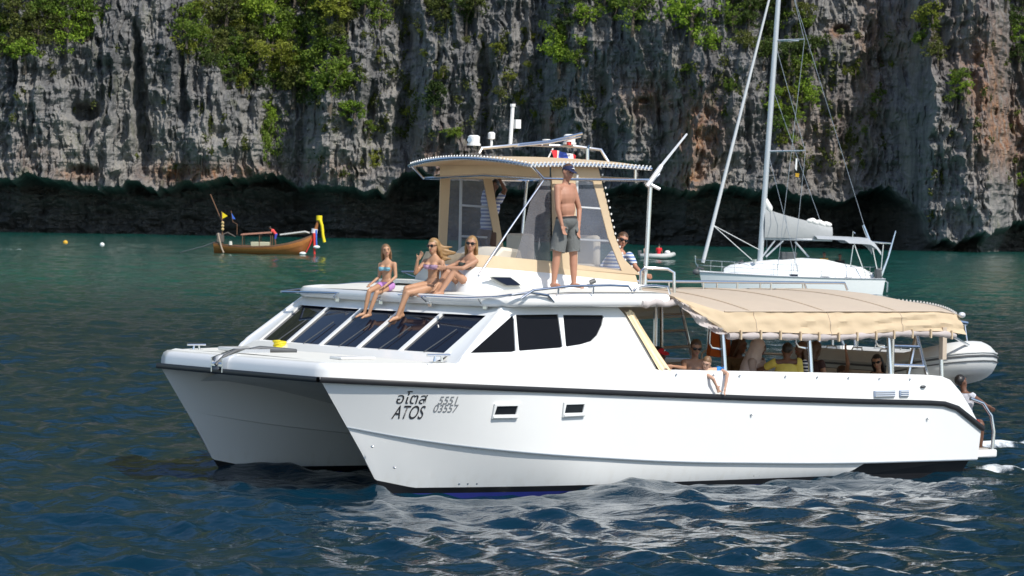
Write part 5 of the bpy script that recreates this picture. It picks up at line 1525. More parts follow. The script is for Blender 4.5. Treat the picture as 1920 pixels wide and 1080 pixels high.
# --- girl on the roof edge
person('slim girl in pale blue bikini top and lilac shorts with feet over the windshield', (1.499, 2.237, 2.664), {
    'pel': (1.516, 2.225, 2.748), 'neck': (1.518, 2.224, 3.074), 'head': (1.503, 2.234, 3.21),
    'shR': (1.472, 2.331, 3.011), 'shL': (1.57, 2.111, 3.024), 'elR': (1.457, 2.329, 2.836), 'elL': (1.563, 2.067, 2.843),
    'wrR': (1.317, 2.308, 2.745), 'wrL': (1.359, 2.03, 2.715), 'hdR': (1.236, 2.28, 2.708), 'hdL': (1.27, 2.032, 2.677),
    'hipR': (1.484, 2.298, 2.716), 'hipL': (1.532, 2.139, 2.712), 'knR': (1.193, 2.187, 2.635), 'knL': (1.235, 2.058, 2.616),
    'anR': (1.149, 2.22, 2.339), 'anL': (1.142, 2.101, 2.321), 'toR': (1.019, 2.24, 2.271), 'toL': (1.031, 2.108, 2.26)}, 10, 'gold', .76, True, hair=('back', 'lightbrown'), girth=.92,
    wear=(('bikini_top', cl('aqua', (.22, .50, .60), var=.3), bikini, .008), ('swim_shorts', cl('lilac', (.45, .22, .50)), shorts(.33, .24), .010)))
# --- woman raising her hand to her mouth
person('blond woman in patterned bikini with hair blowing and one hand raised to her mouth', (1.705, 1.338, 2.682), {
    'pel': (1.704, 1.339, 2.772), 'neck': (1.717, 1.33, 3.139), 'head': (1.702, 1.34, 3.288),
    'shR': (1.671, 1.486, 3.075), 'shL': (1.745, 1.185, 3.067), 'elR': (1.513, 1.502, 2.909), 'elL': (1.738, 1.142, 2.859),
    'wrR': (1.501, 1.437, 3.09), 'wrL': (1.581, 1.082, 2.734), 'hdR': (1.542, 1.395, 3.181),
    'hipR': (1.684, 1.428, 2.747), 'hipL': (1.713, 1.259, 2.729), 'knR': (1.289, 1.393, 2.694), 'knL': (1.223, 1.268, 2.638),
    'anR': (1.223, 1.417, 2.343), 'anL': (1.108, 1.327, 2.317), 'toR': (1.106, 1.428, 2.276), 'toL': (0.974, 1.325, 2.243)}, -38, 'gold', .93, True, hair=('blown', 'blond'), glasses=True, girth=.93,
    wear=(('bikini_top', mat('bikini_print', (.45, .30, .42), .8, var=.9, vscale=22), bikini, .009), ('bikini_bottom', mat('bikini_violet', (.22, .06, .26), .8, var=.8, vscale=25), brief, .008)))
# --- woman hugging her knees
person('tanned blond woman in sunglasses and white shorts hugging her raised knees', (1.999, 0.924, 2.672), {
    'pel': (2.003, 0.92, 2.769), 'neck': (2.028, 0.903, 3.18), 'head': (2.037, 0.895, 3.329),
    'shR': (2.014, 1.049, 3.11), 'shL': (2.026, 0.768, 3.093), 'elR': (1.906, 1.114, 3.033), 'elL': (1.819, 0.782, 2.995),
    'wrR': (1.753, 1.077, 3.003), 'wrL': (1.65, 0.93, 2.998), 'hipR': (2.002, 1.008, 2.744), 'hipL': (1.994, 0.841, 2.741),
    'knR': (1.766, 1.093, 2.935), 'knL': (1.741, 0.889, 2.947), 'anR': (1.603, 1.112, 2.673), 'anL': (1.549, 0.929, 2.663),
    'toR': (1.497, 1.115, 2.621), 'toL': (1.426, 0.92, 2.611)}, -12, 'tan', .95, True, hair=('long', 'blond'), glasses=True, girth=.95,
    wear=(('shorts', cl('white', (.80, .80, .80), var=.04), shorts(.38, .24), .014), ('bikini_top', cl('dark_print', (.06, .07, .06), var=.6), bikini, .008)))
# --- skipper under the bimini
person('helmsman in blue striped shirt under the flybridge canopy holding its frame', (4.306, 3.655, 2.904), {
    'pel': (4.291, 3.666, 3.48), 'neck': (4.335, 3.634, 4.008), 'head': (4.352, 3.621, 4.168),
    'shR': (4.304, 3.78, 3.95), 'shL': (4.368, 3.486, 3.962), 'elR': (4.432, 3.91, 4.152), 'elL': (4.378, 3.355, 4.122), 'wrR': (4.474, 3.78, 4.25), 'wrL': (4.295, 3.366, 4.255),
    'knR': (4.292, 3.739, 3.174), 'knL': (4.276, 3.553, 3.178), 'anR': (4.295, 3.737, 2.95), 'anL': (4.303, 3.583, 2.954)}, -30, 'brown', .97, hair=('short', 'black'),
    wear=(('shirt', stripe_mat('blue_stripe_shirt', (.62, .64, .70), (.16, .20, .38), .055), shirt(.7), .014), ('shorts', cl('tanshort', (.10, .055, .04)), shorts(.7), .02)))
# --- man seated aft on the flybridge
person('bearded man in blue and white striped shirt leaning out behind the flybridge curtain', (4.748, 1.147, 2.749), {
    'pel': (4.721, 1.166, 2.872), 'neck': (4.803, 1.107, 3.245), 'head': (4.844, 1.077, 3.408),
    'shR': (4.784, 1.269, 3.164), 'shL': (4.862, 0.916, 3.188), 'elR': (4.649, 1.342, 2.968), 'elL': (4.853, 0.762, 3.029), 'wrR': (4.433, 1.313, 2.96), 'wrL': (4.867, 0.615, 2.933),
    'hdL': (4.949, 0.531, 2.897), 'knR': (4.385, 1.287, 2.93), 'knL': (4.314, 1.091, 2.88), 'anR': (4.375, 1.294, 2.744), 'anL': (4.292, 1.107, 2.734)}, 15, 'red', 1.0, hair=('short', 'brown'), glasses=True,
    wear=(('shirt', stripe_mat('white_blue_stripe_shirt', (.70, .72, .76), (.13, .20, .42), .05), shirt(.8), .014), ('shorts', cl('navyshort', (.03, .04, .09)), shorts(.8), .02)))
# --- people in the cockpit
def seated(cx, cy, cz, bdeg, k=1.0, lean=.05, arm='knee'):
    """simple seated joints around a hip point"""
    f = fdir(bdeg); lat = f.cross(Vector((0, 0, 1))); h = Vector((cx, cy, cz)); up = Vector((0, 0, 1))
    J = {'pel': h, 'neck': h + (up * .50 + f * lean) * k, 'head': h + (up * .66 + f * (lean + .04)) * k}
    for s_, sg in (('R', 1), ('L', -1)):
        sh = h + (up * .455 + f * lean + lat * sg * .165) * k; J['sh' + s_] = sh
        kn = h + (f * .42 + lat * sg * .11 - up * .0) * k; J['kn' + s_] = kn; J['an' + s_] = kn + (f * .04 - up * .40) * k
        J['el' + s_] = sh + (-up * .26 + lat * sg * .05 + f * .06) * k; J['wr' + s_] = kn + (up * .07 - f * .1) * k
        J['to' + s_] = J['an' + s_] + f * .18 * k - up * .05
    return J
def at_head(J, p):
    d_ = Vector(p) - J['head']
    return {q: v + d_ for q, v in J.items()}
J = at_head(seated(5, 0, 1.3, 20), (5.231, -0.186, 1.896))
J['elR'] = Vector((4.973, -0.249, 1.612)); J['wrR'] = Vector((4.703, -0.332, 1.648)); J['hdR'] = Vector((4.61, -0.304, 1.641)); J['elL'] = Vector((5.37, -0.387, 1.545))
person('bare chested man in dark sunglasses resting his forearm on the bulwark', J['pel'] - Vector((0, 0, .1)), J, 12, 'tan', 1.0, hair=('short', 'brown'), glasses=True,
       wear=(('swim_shorts', cl('blueshort', (.10, .25, .5)), shorts(.7), .015),))
twl = MB(); twl.grid([[(5.02 + .10 * i + .02 * math.sin(j), -.62 - .05 * j, zg(5.1) + .015 + .02 * math.sin(i * 2 + j) - .02 * j) for i in range(4)] for j in range(4)])
tag(twl.build('towel', mat('towel_print', (.30, .50, .70), .9, var=.7, vscale=25), None, True, (5.1, -.65, 1.6)), 'small blue patterned towel lying on the bulwark beside the man in sunglasses', 'towel')
bpy.data.objects['towel'].location = Matrix.Translation(BOAT_P) @ Matrix.Rotation(BOAT_TH, 4, 'Z') @ Vector((5.1, -.65, 1.6)); bpy.data.objects['towel'].rotation_euler = (0, 0, BOAT_TH)
J = at_head(seated(5, 0, 1.3, 0, .78), (4.933, -0.8, 1.712))
J['neck'] = J['head'] + Vector((.03, .06, -.13)); J['pel'] = J['neck'] + Vector((0, .30, -.30))
J.update({'shR': Vector((4.92, -0.7, 1.595)), 'shL': Vector((5.26, -0.7, 1.614)), 'elR': Vector((4.948, -0.93, 1.5)), 'wrR': Vector((5.009, -0.93, 1.402)), 'elL': Vector((5.225, -0.91, 1.564)), 'wrL': Vector((5.174, -0.93, 1.377))})
for s_ in 'RL': J['kn' + s_] = J['pel'] + Vector((.08 if s_ == 'L' else -.08, -.12, -.3)); J['an' + s_] = J['kn' + s_] + Vector((0, .2, -.2)); J['to' + s_] = J['an' + s_] + Vector((0, -.1, -.04))
person('small boy in bright blue shirt hanging both arms over the bulwark', J['pel'] - Vector((0, 0, .1)), J, -15, 'fair', .78, hair=('short', 'lightbrown'),
       wear=(('shirt', cl('brightblue', (.03, .22, .62)), shirt(.35), .012), ('shorts', cl('boyshort', (.2, .2, .22)), shorts(.8), .015)))
def passenger(label, head, bdeg, face, skin, hair, wear, k=1.0, lean=.05, female=False, cap_=None, glasses=False, upd=None):
    J = at_head(seated(5, 0, 1.3, bdeg, k, lean), head)
    if upd: J.update({q: Vector(v) for q, v in upd.items()})
    return person(label, J['pel'] - Vector((0, 0, .1)), J, face, skin, k, female, hair=hair, wear=wear, cap_=cap_, glasses=glasses, voxel=.014, grip=.5)
passenger('passenger in a bright red cap half hidden by the beige cockpit curtain', (5.005, 0.37, 1.775), -20, 60, 'brown', ('short', 'black'), (('shirt', cl('maroon', (.10, .02, .02)), shirt(), .014),), cap_=(cl('red', (.65, .02, .03)), True))
sc_p = passenger('seated passenger wrapped in a long white headscarf', (6.906, 0.405, 1.867), 60, 70, 'brown', ('none', 'black'), (('tunic', cl('tunic', (.42, .33, .30)), longsl, .02),), 1.0, .05, True)
hd_ = Vector((6.906, 0.405, 1.867)) - Vector((Matrix.Rotation(-BOAT_TH, 4, 'Z') @ (sc_p.location - BOAT_P)))
k = MB(); k.ell(hd_ + Vector((-.02, .02, .02)), .115, .125, .135); cap(k, hd_ + Vector((-.04, .04, -.05)), .11, hd_ + Vector((-.12, .06, -.28)), .15); cap(k, hd_ + Vector((-.12, .06, -.28)), .15, hd_ + Vector((-.26, .02, -.52)), .12)
hm = remesh(k, .014, 5, .6); hm.name = 'headscarf'; hm.materials.append(cl('scarf', (.60, .50, .48), var=.06)); o = bpy.data.objects.new('headscarf', hm); COL.objects.link(o); o.parent = sc_p
passenger('broad man in yellow shirt seated with his back to the bulwark', (7.047, -0.057, 1.831), 165, 175, 'brown', ('short', 'black'), (('shirt', cl('yellow', (.62, .50, .10)), shirt(.9), .02),), 1.0, .02,
          upd={'shR': (7.155, -0.186, 1.679), 'shL': (6.872, 0.02, 1.665), 'elL': (6.827, 0.181, 1.581), 'wrL': (6.793, 0.333, 1.543)})
passenger('passenger in navy and white striped shirt bending her head beside the cockpit post', (7.496, 0.158, 1.85), 120, -60, 'brown', ('long', 'brown'), (('shirt', stripe_mat('navy_stripe_shirt', (.66, .66, .68), (.015, .02, .06), .05), shirt(.7), .016),), .98, -.10, True)
passenger('woman with long brown hair seated behind the striped passenger', (8.263, 0.709, 1.821), 130, 140, 'tan', ('long', 'brown'), (('shirt', cl('darktop', (.06, .03, .03)), shirt(.3), .014),), .98, .0, True)
passenger('passenger in olive brown top seated behind the front cockpit post', (7.054, 1.025, 1.873), 20, 60, 'brown', ('long', 'brown'), (('shirt', cl('olivebrown', (.12, .07, .03)), longsl, .02),), 1.05, .05, True)
passenger('dark haired woman in sunglasses low beside the after cockpit post', (9.273, 0.461, 1.631), -60, -20, 'tan', ('long', 'black'), (('shirt', cl('blacktop', (.03, .02, .02)), shirt(.4), .014),), .95, .02, True, glasses=True)
passenger('passenger far aft holding one bare arm straight up', (9.518, 1.524, 1.41), 60, 60, 'tan', ('short', 'brown'), (('shirt', cl('rusttop', (.16, .05, .03)), shirt(.4), .014),), .95, .0,
          upd={'elL': (9.343, 1.206, 1.565), 'wrL': (9.32, 1.222, 1.736)})
# crewman at the stern rail
J = {'pel': (10.287, -0.363, 0.749), 'neck': (10.299, -0.372, 1.208), 'head': (10.257, -0.342, 1.352), 'shR': (10.278, -0.233, 1.145), 'shL': (10.315, -0.507, 1.158), 'elR': (10.351, -0.163, 0.873), 'elL': (10.446, -0.556, 1.078),
     'wrR': (10.554, -0.184, 0.75), 'wrL': (10.523, -0.616, 1.016), 'knR': (10.592, -0.412, 0.746), 'knL': (10.493, -0.54, 0.723), 'anR': (10.662, -0.327, 0.351), 'anL': (10.563, -0.455, 0.354)}
person('crewman crouching on the stern platform with one arm out to the handrail', (10.607, -0.387, 0.308), J, 130, 'brown', .97, hair=('short', 'black'),
       wear=(('shirt', cl('whitenavy', (.55, .55, .60), var=.5), shirt(.3), .014), ('shorts', cl('rust', (.25, .04, .03)), shorts(.85), .02)))
# small loose things on deck
def boat_obj(M, name, m, base, label, cat, smooth_=True, group=None):
    o = M.build(name, m, None, smooth_, base)
    o.location = Matrix.Translation(BOAT_P) @ Matrix.Rotation(BOAT_TH, 4, 'Z') @ Vector(base); o.rotation_euler = (0, 0, BOAT_TH)
    return tag(o, label, cat, group)
def coil(c, r, n, w, lift):
    M = MB(); M.tube([(c[0] + (r + .01 * math.sin(i * 1.3)) * math.cos(i * .5) * (1 + .15 * math.sin(i * .13)), c[1] + r * math.sin(i * .5), c[2] + lift * i / n) for i in range(n)], w, 6)
    return M
c_ = (0.546, 3.503, 1.747)
M = coil(c_, .08, 60, .018, .14); M.tube([(c_[0] + .1, c_[1], c_[2]), (c_[0] + .15, c_[1] - .3, c_[2] - .02), (c_[0] + .1, c_[1] - .75, c_[2] - .02)], .02, 6)
boat_obj(M, 'mooring_rope', YELLOW, c_, 'yellow coiled rope on the foredeck below the windshield', 'rope')
# orange life jacket hanging under the canopy
lj = (6.84, 1.217, 1.993)
M = MB(); M.slab([(lj[0] - .16, lj[1], lj[2] + .20), (lj[0] - .05, lj[1], lj[2] + .22), (lj[0] - .02, lj[1], lj[2] - .30), (lj[0] - .2, lj[1], lj[2] - .28)], (0, .09, 0)); M.slab([(lj[0] + .05, lj[1], lj[2] + .22), (lj[0] + .16, lj[1], lj[2] + .20), (lj[0] + .2, lj[1], lj[2] - .28), (lj[0] + .02, lj[1], lj[2] - .30)], (0, .09, 0)); M.ell((lj[0], lj[1] + .04, lj[2] + .2), .14, .06, .07)
boat_obj(M, 'life_jacket', cl('orange', (.55, .12, .02)), lj, 'orange life jacket hanging under the canopy by the front cockpit post', 'life jacket', 40)
# national flag beneath the light arch
f0 = Vector((3.916, 1.689, 4.553))
fo_ = empty('flag', Matrix.Translation(BOAT_P) @ Matrix.Rotation(BOAT_TH, 4, 'Z') @ f0, BOAT_TH, 'red white and blue striped flag drooping under the light arch over the flybridge', 'flag')
M = MB(); M.tube([(0, 0, 0), (.10, 0, .17)], .012, 6); M.build('flagstaff', WHITE, fo_, True)
fm = [mat('flag_red', (.60, .03, .04), .8), mat('flag_white', (.78, .78, .78), .8), mat('flag_blue', (.05, .10, .45), .8)]
bands = [(0, .17, 0, 'red_band'), (.17, .34, 1, 'white_band'), (.34, .66, 2, 'blue_band'), (.66, .83, 1, 'white_band'), (.83, 1.0, 0, 'red_band')]
for u0, u1, ci, nm in bands:
    M = MB(); M.grid([[(.05 + lerp(u0, u1, i / 4) * .44 + .03 * v, -.02 - .05 * math.sin(lerp(u0, u1, i / 4) * 9 + v * 2), .145 - v * .19 - .07 * lerp(u0, u1, i / 4) ** 2) for i in range(5)] for v in (0, .33, .66, 1)])
    M.build(nm, fm[ci], fo_, True)

# ================================================================== TENDER ON THE DAVITS
def bl(p): return Matrix.Translation(BOAT_P) @ Matrix.Rotation(BOAT_TH, 4, 'Z') @ Vector(p)
tb = Vector((10.62, 1.52, 1.19))
ten = empty('inflatable_dinghy', bl(tb), BOAT_TH, 'light grey inflatable dinghy hanging across the catamaran stern', 'dinghy')
def ring_tube(name, par, m, path, rad, n=16):
    k = MB(); k.tube(path, rad, n); return k.build(name, m, par, 'all')
# local: bow towards -y
L_ = 1.78
path = []; rad = []
for i in range(33):
    u = i / 32
    if u < .34: s_ = u / .34; p = (-.56, lerp(1.75, -.75, s_), .30 + .0 * s_)
    elif u > .66: s_ = (u - .66) / .34; p = (.56, lerp(-.75, 1.75, s_), .30)
    else:
        th = (u - .34) / .32 * math.pi; p = (-.56 * math.cos(th), -.75 - .92 * math.sin(th) ** .8, .30 + .22 * math.sin(th))
    path.append(p); rad.append(.262)
pth = [(path[0][0], path[0][1] + .25, path[0][2])] + path + [(path[-1][0], path[-1][1] + .25, path[-1][2])]
tube_o = ring_tube('buoyancy_tube', ten, TUBEGREY, pth, [.06] + rad + [.06])
for dz, m_, r_ in ((.05, DGREY, .016), (.10, TUBEGREY, .016), (-.03, DGREY, .010)):
    pts = []
    for i, p in enumerate(path):
        a = Vector(path[max(i - 1, 0)]); b_ = Vector(path[min(i + 1, 32)]); t = (b_ - a).normalized(); nrm = Vector((t.y, -t.x, 0)).normalized()
        if nrm.dot(Vector((p[0], p[1] + .2, 0))) < 0: nrm = -nrm
        pts.append(Vector(p) + nrm * math.sqrt(max(.270 ** 2 - dz ** 2, 0)) + Vector((0, 0, dz)))
    k = MB(); k.tube(pts, r_, 6); k.build('fender_strip', m_, tube_o, True)
k = MB(); rows = []
for j in range(15):
    v = j / 14; y = lerp(1.72, -1.35, v); w = .50 * (1 - max(0, (v - .55) / .45) ** 2.2) + .01; dp = lerp(-.42, -.34, v ** 1.5) + (.42 * max(0, (v - .72) / .28) ** 2)
    rows.append([(-w, y, .22 + .2 * max(0, (v - .72) / .28)), (-w * .55, y, dp * .5 + .05), (0, y, dp), (w * .55, y, dp * .5 + .05), (w, y, .22 + .2 * max(0, (v - .72) / .28))])
k.grid(rows); k.poly([rows[0][i] for i in range(5)]); k.build('rigid_hull', mat('pale_grey_hull', (.56, .57, .56), .4), ten, 60)
for y in (-.3, .35, .95):
    for sx in (-1, 1):
        k = MB(); k.tube([(sx * .52, y - .14, .52), (sx * .50, y - .10, .60), (sx * .50, y + .10, .60), (sx * .52, y + .14, .52)], .012, 6); k.build('lifting_handle', WHITE, ten, True)
k = MB(); k.tube([(-.72, -.20, .42), (-.80, -.45, .22), (-.72, -1.05, .22), (-.45, -1.45, .34), (-.30, -1.62, .42)], .016, 6); k.build('grab_line', ROPEW, ten, True)
k = MB(); k.tube([(-.73, -.1, .52), (-.82, .05, .1), (-.70, -.3, -.15), (-.5, -.5, -.22)], .010, 6); k.build('lashing', ROPEW, ten, True)
k = MB(); k.tube([(-.5, -1.1, -.02), (-.56, -1.3, .06), (-.52, -1.45, .05)], .022, 6); k.build('bow_strap', DGREY, ten, True)
k = MB(); k.box((-.745, .35, .31), (.02, .40, .11)); k.build('valve_patch', mat('patch_grey', (.35, .36, .37), .6), ten)
k = MB(); k.box((-.28, -1.60, .60), (.16, .06, .012), rz=.5); k.build('nameplate', DGREY, ten)
k = MB(); k.box((0, 1.55, .35), (.9, .05, .45)); k.build('transom', WHITE, ten)

# ================================================================== SAILING YACHT
YD = 185.0; ys_ = YD / 6700.0
def yx(px): return (px - 1320) * ys_
def yz(py, px=1490): return (541 - py + (px - 1490) * ROLL) * ys_
yx0 = (1320 - 960) / 6700 * YD
yacht = empty('sailing_yacht', (yx0 - .25, YD, 0), R(5), 'white sailing yacht at anchor with its mainsail furled on the boom', 'sailing yacht')
YL = yx(1665)
def yw(t): return 1.55 * (1 - (1 - min(t / .55, 1)) ** 2.1) * (1 - .22 * max(0, (t - .6) / .4) ** 2)
def ysh(t): return lerp(.97, .78, t) - .06 * math.sin(math.pi * t)
def yband(fr0, fr1, e0=0, e1=0):
    k = MB()
    for sd in (-1, 1):
        rows = []
        for fz in (fr0, (fr0 + fr1) / 2, fr1):
            rows.append([(lerp(.0, YL, t) + (1 - fz) * .25 * (1 - t) - (1 - fz) * .15 * t, sd * yw(t) * (.90 + .10 * fz ** .7) + sd * .001, lerp(-.25, ysh(t), fz)) for t in [i / 40 for i in range(41)]])
        k.grid(rows)
    return k
hl = yband(0, 1)
tr0 = [(YL - (1 - f) * .15, s * yw(1) * (.90 + .10 * f ** .7), lerp(-.25, ysh(1), f)) for s, f in ((-1, 0), (-1, .5), (-1, 1), (1, 1), (1, .5), (1, 0))]
hl.poly(tr0)
YWHITE = mat('yacht_white', (.80, .81, .80), .3, var=.03)
yh = hl.build('hull', YWHITE, yacht, 50)
k = yband(.145, .225); k.v = [(x, y * 1.004, z) for x, y, z in k.v]; k.build('waterline_stripe', mat('stripe_blue', (.06, .09, .20), .4), yh, True)
k = MB()
for sd in (-1, 1): k.tube([(lerp(0, YL, t), sd * (yw(t) + .01), ysh(t) + .01) for t in [i / 40 for i in range(41)]], .035, 6)
k.build('toe_rail', mat('yacht_grey', (.35, .37, .40), .5), yh, True)
k = MB()
for px0, px1, py in ((1405, 1423, 506), (1500, 1520, 510)): pass
k = MB(); k.grid([[(lerp(0, YL, t), lerp(-yw(t), yw(t), j / 8), ysh(t) + .08 * math.sin(math.pi * j / 8) ) for j in range(9)] for t in [i / 30 for i in range(31)]]); k.build('deck', YWHITE, yacht, True)
# cabin trunk
prof = [(1366, 500, .15), (1378, 493, .6), (1400, 489, .85), (1440, 485, .95), (1490, 481, 1.0), (1520, 480, 1.0), (1555, 482, .98), (1580, 488, .95), (1625, 497, .95), (1645, 508, .9)]
k = MB(); rows = []
for px, py, w in prof:
    x = yx(px); t = x / YL; zt = yz(py, px) + .06; w_ = w * yw(t) * .70; z0 = ysh(t)
    rows.append([(x, -w_ - .12, z0 - .02), (x, -w_, lerp(z0, zt, .8)), (x, -w_ * .8, zt), (x, 0, zt + .05), (x, w_ * .8, zt), (x, w_, lerp(z0, zt, .8)), (x, w_ + .12, z0 - .02)])
k.grid(rows); k.poly(rows[0]); k.poly(rows[-1]); tr_o = k.build('cabin_trunk', YWHITE, yacht, 50)
for px0, px1, py0, py1 in ((1483, 1500, 506.5, 511.5), (1542, 1558, 509.5, 513.5), (1587, 1601, 510.5, 514.5)):
    k = MB(); t = yx(px0) / YL
    yy = -yw(t) * .70 - .085
    k.slab([(yx(px0), yy, yz(py0)), (yx(px1), yy, yz(py0)), (yx(px1), yy - .03, yz(py1)), (yx(px0) + .15, yy - .03, yz(py1))], (0, -.03, 0)); k.build('cabin_window', GLASS, tr_o)
for x_ in (yx(1402), yx(1462)):
    k = MB(); k.box((x_, -.3, ysh(.3) + .35), (.55, .5, .35)); 
k = MB(); k.slab([(yx(1382), -.35, ysh(.2) + .25), (yx(1400), -.35, ysh(.2) + .75), (yx(1408), -.35, ysh(.2) + .25)], (0, .8, 0)); k.build('deck_bag', DGREY, yacht)
k = MB(); k.box((yx(1485), -.2, yz(472)), (.7, .8, .36)); k.tube([(yx(1498), -.5, yz(476)), (yx(1500), -.5, yz(466))], .05, 6); k.build('hatch_cover', DGREY, yacht, bevel=.06)
for px in (1420, 1525): 
    k = MB(); k.tube([(yx(px), -.8, yz(486)), (yx(px), -.8, yz(480))], .10, 10); k.build('winch', STEEL, yacht, True)
# mast, boom, furled sails, rigging
mast_b = (yx(1434), 0, yz(487)); mast_t = (yx(1434) + .85, 0, yz(487) + 16.6)
def mp_(f, dx=0, dy=0): return (lerp(mast_b[0], mast_t[0], f) + dx, dy, lerp(mast_b[2], mast_t[2], f))
YALU = mat('mast_alu', (.58, .60, .63), .35, .5, var=.05)
k = MB(); k.tube([mast_b, mp_(.5), mast_t], [.15, .145, .12], 12); ma = k.build('mast', YALU, yacht, True)
def zf_(py): return (yz(py) - mast_b[2]) / 16.6
for py, px1 in ((277, 1518), (69, 1512)):
    f = zf_(py); k = MB()
    for sd in (-1, 1): k.tube([mp_(f), (yx(px1) - .2, sd * .9, yz(py) + .06)], [.05, .03], 8)
    k.build('spreader', YALU, ma, True)
k = MB()
for p, q in ((mp_(.98), (yx(1512) - .2, -.9, yz(69))), ((yx(1512) - .2, -.9, yz(69)), (yx(1460), -1.3, yz(500))), (mp_(zf_(75)), (yx(1518) - .2, -.9, yz(277))), ((yx(1518) - .2, -.9, yz(277)), (yx(1490), -1.3, yz(500))),
             (mp_(.96), (yx(1645), 0, yz(455))), (mp_(zf_(277)), (yx(1500), -1.2, yz(500))), (mp_(.55), (yx(1560), -.05, yz(440))), (mp_(zf_(290)), (yx(1455), 1.3, yz(500)))):
    k.tube([p, q], .014, 4)
k.build('wire_rope', mat('wire', (.42, .44, .47), .4, .5), ma, True)
k = MB(); f0 = (yx(1343), 0, yz(417)); k.tube([mp_(.985), f0, (yx(1326), 0, yz(488))], [.05, .10, .10], 10); k.build('furled_headsail', mat('sail_grey', (.60, .61, .62), .7, var=.08), ma, True)
k = MB(); k.tube([f0, (yx(1428), -.8, yz(462))], .022, 5); k.tube([f0, (yx(1415), -.9, yz(482))], .022, 5); k.build('sheet_rope', ROPEW, ma, True)
boom = ((yx(1440), 0, yz(440)), (yx(1570), -.1, yz(441)))
k = MB(); k.tube(boom, .09, 8); k.tube([(yx(1445), -.05, yz(475)), (yx(1478), 0, yz(444))], .05, 6); k.tube([(yx(1436), -.05, yz(478)), (yx(1462), 0, yz(444))], .045, 6); k.tube([(yx(1500), 0, yz(446)), (yx(1525), -.3, yz(474))], .05, 6); bo_ = k.build('boom', YALU, ma, True)
k = MB(); rows = []
for i in range(13):
    t = i / 12; px = lerp(1441, 1570, t); h = lerp(1.55, .62, t ** .8); rows.append([(yx(px), .16, yz(439)), (yx(px), .24, yz(439) + h * .5), (yx(px), .07, yz(439) + h), (yx(px), -.07, yz(439) + h - .03), (yx(px), -.26 - .02 * math.sin(i * 2), yz(439) + h * .5), (yx(px), -.16, yz(439))])
k.grid(rows); k.poly(rows[0]); k.poly(rows[-1]); k.build('sail_cover', mat('sail_cover_grey', (.36, .37, .37), .8, var=.08, bump=.3, bscale=5), ma, 50)
k = MB()
for i in range(15):
    px = 1443 + i * 1.6 if i < 6 else 1528 + (i - 6) * 4.3; t = (px - 1441) / 129; h = lerp(1.55, .62, max(t, 0) ** .8)
    k.ell((yx(px), 0, yz(439) + h + .05 + (.28 - .05 * i if i < 6 else .04 * math.sin(i * 2))), .20 if i > 5 else .15, .14, .13 + (.10 if i < 6 else 0), 9, 6)
k.build('furled_mainsail', mat('sail_white', (.78, .76, .72), .8), ma, True)['kind'] = 'stuff'
# bimini, stern gantry, lifelines
k = MB(); rows = []
for i in range(13):
    t = i / 12; px = lerp(1535, 1656, t); z = yz(lerp(443, 446, t)) + .1 - .55 * max(0, (t - .8) / .2) ** 2
    rows.append([(yx(px), y, z + .18 * (1 - (y / 1.25) ** 2) - (.16 if abs(y) > 1.2 and t > .45 else 0)) for y in (-1.27, -1.2, -.8, 0, .8, 1.2, 1.27)])
k.grid(rows); k.build('bimini', mat('bimini_grey', (.40, .42, .44), .8), yacht, True)
k = MB()
for p, q in (((1605, 448), (1628, 508)), ((1603, 450), (1596, 505)), ((1640, 455), (1652, 508)), ((1660, 448), (1655, 512))): k.tube([(yx(p[0]), -1.2, yz(p[1])), (yx(q[0]), -1.25, yz(q[1]))], .028, 6)
k.tube([(yx(1570), -.2, yz(439)), (yx(1680), -.9, yz(446))], .05, 6)
k.tube([(yx(1627), -.3, yz(412)), (yx(1642), -.3, yz(448))], [.07, .10], 8)
k.tube([(yx(1607), -.3, yz(447)), (yx(1608), -.3, yz(424)), (yx(1612), -.3, yz(428))], .025, 5)
k.tube([(yx(1685), -.9, yz(422)), (yx(1672), -1.0, yz(468)), (yx(1660), -1.1, yz(500)), (yx(1655), -1.1, yz(516))], [.03, .06, .09, .07], 6)
k.build('stern_frame', STEEL, yacht, True)
k = MB(); k.box((yx(1652), -1.1, yz(503)), (.35, .35, .6)); k.build('outboard', DGREY, yacht, bevel=.08)
k = MB(); k.tube([(yx(1664), -.6, .75), (yx(1674), -.6, .6), (yx(1674), -.5, .1)], .05, 6); k.build('stern_ladder', STEEL, yacht, True)
k = MB()
for z_, in ((.62,), (.34,)):
    k.tube([(yx(1312) , -.05, ysh(0) + z_ + .05)] + [(lerp(.3, YL * .96, t), -yw(max(t, .03)) + .02, ysh(t) + z_) for t in [i / 20 for i in range(21)]], .011, 4)
for t in (.03, .09, .16, .40, .52, .66, .74, .84, .95): k.tube([(lerp(.3, YL * .96, t), -yw(t) + .02, ysh(t)), (lerp(.3, YL * .96, t), -yw(t) + .02, ysh(t) + .64)], .016, 5)
k.tube([(yx(1312), 0, ysh(0) + .85), (yx(1312), 0, ysh(0) + .5), (yx(1324), .1, ysh(0))], .03, 6)
k.build('guard_rail', STEEL, yacht, True)
k = MB(); k.tube([(yx(1310), 0, ysh(0) - .12), (yx(1316), 0, ysh(0) + .25), (yx(1328), 0, ysh(0) + .15)], .06, 6); k.ell((yx(1314), 0, ysh(0)), .2, .1, .16, 8, 6); k.build('anchor', DGREY, yacht, True)
k = MB(); k.poly([(yx(1493), -.9, yz(290)), (yx(1496), -.9, yz(290)), (yx(1495), -.9, yz(313)), (yx(1492), -.9, yz(309))]); k.build('pennant', YWHITE, ma)
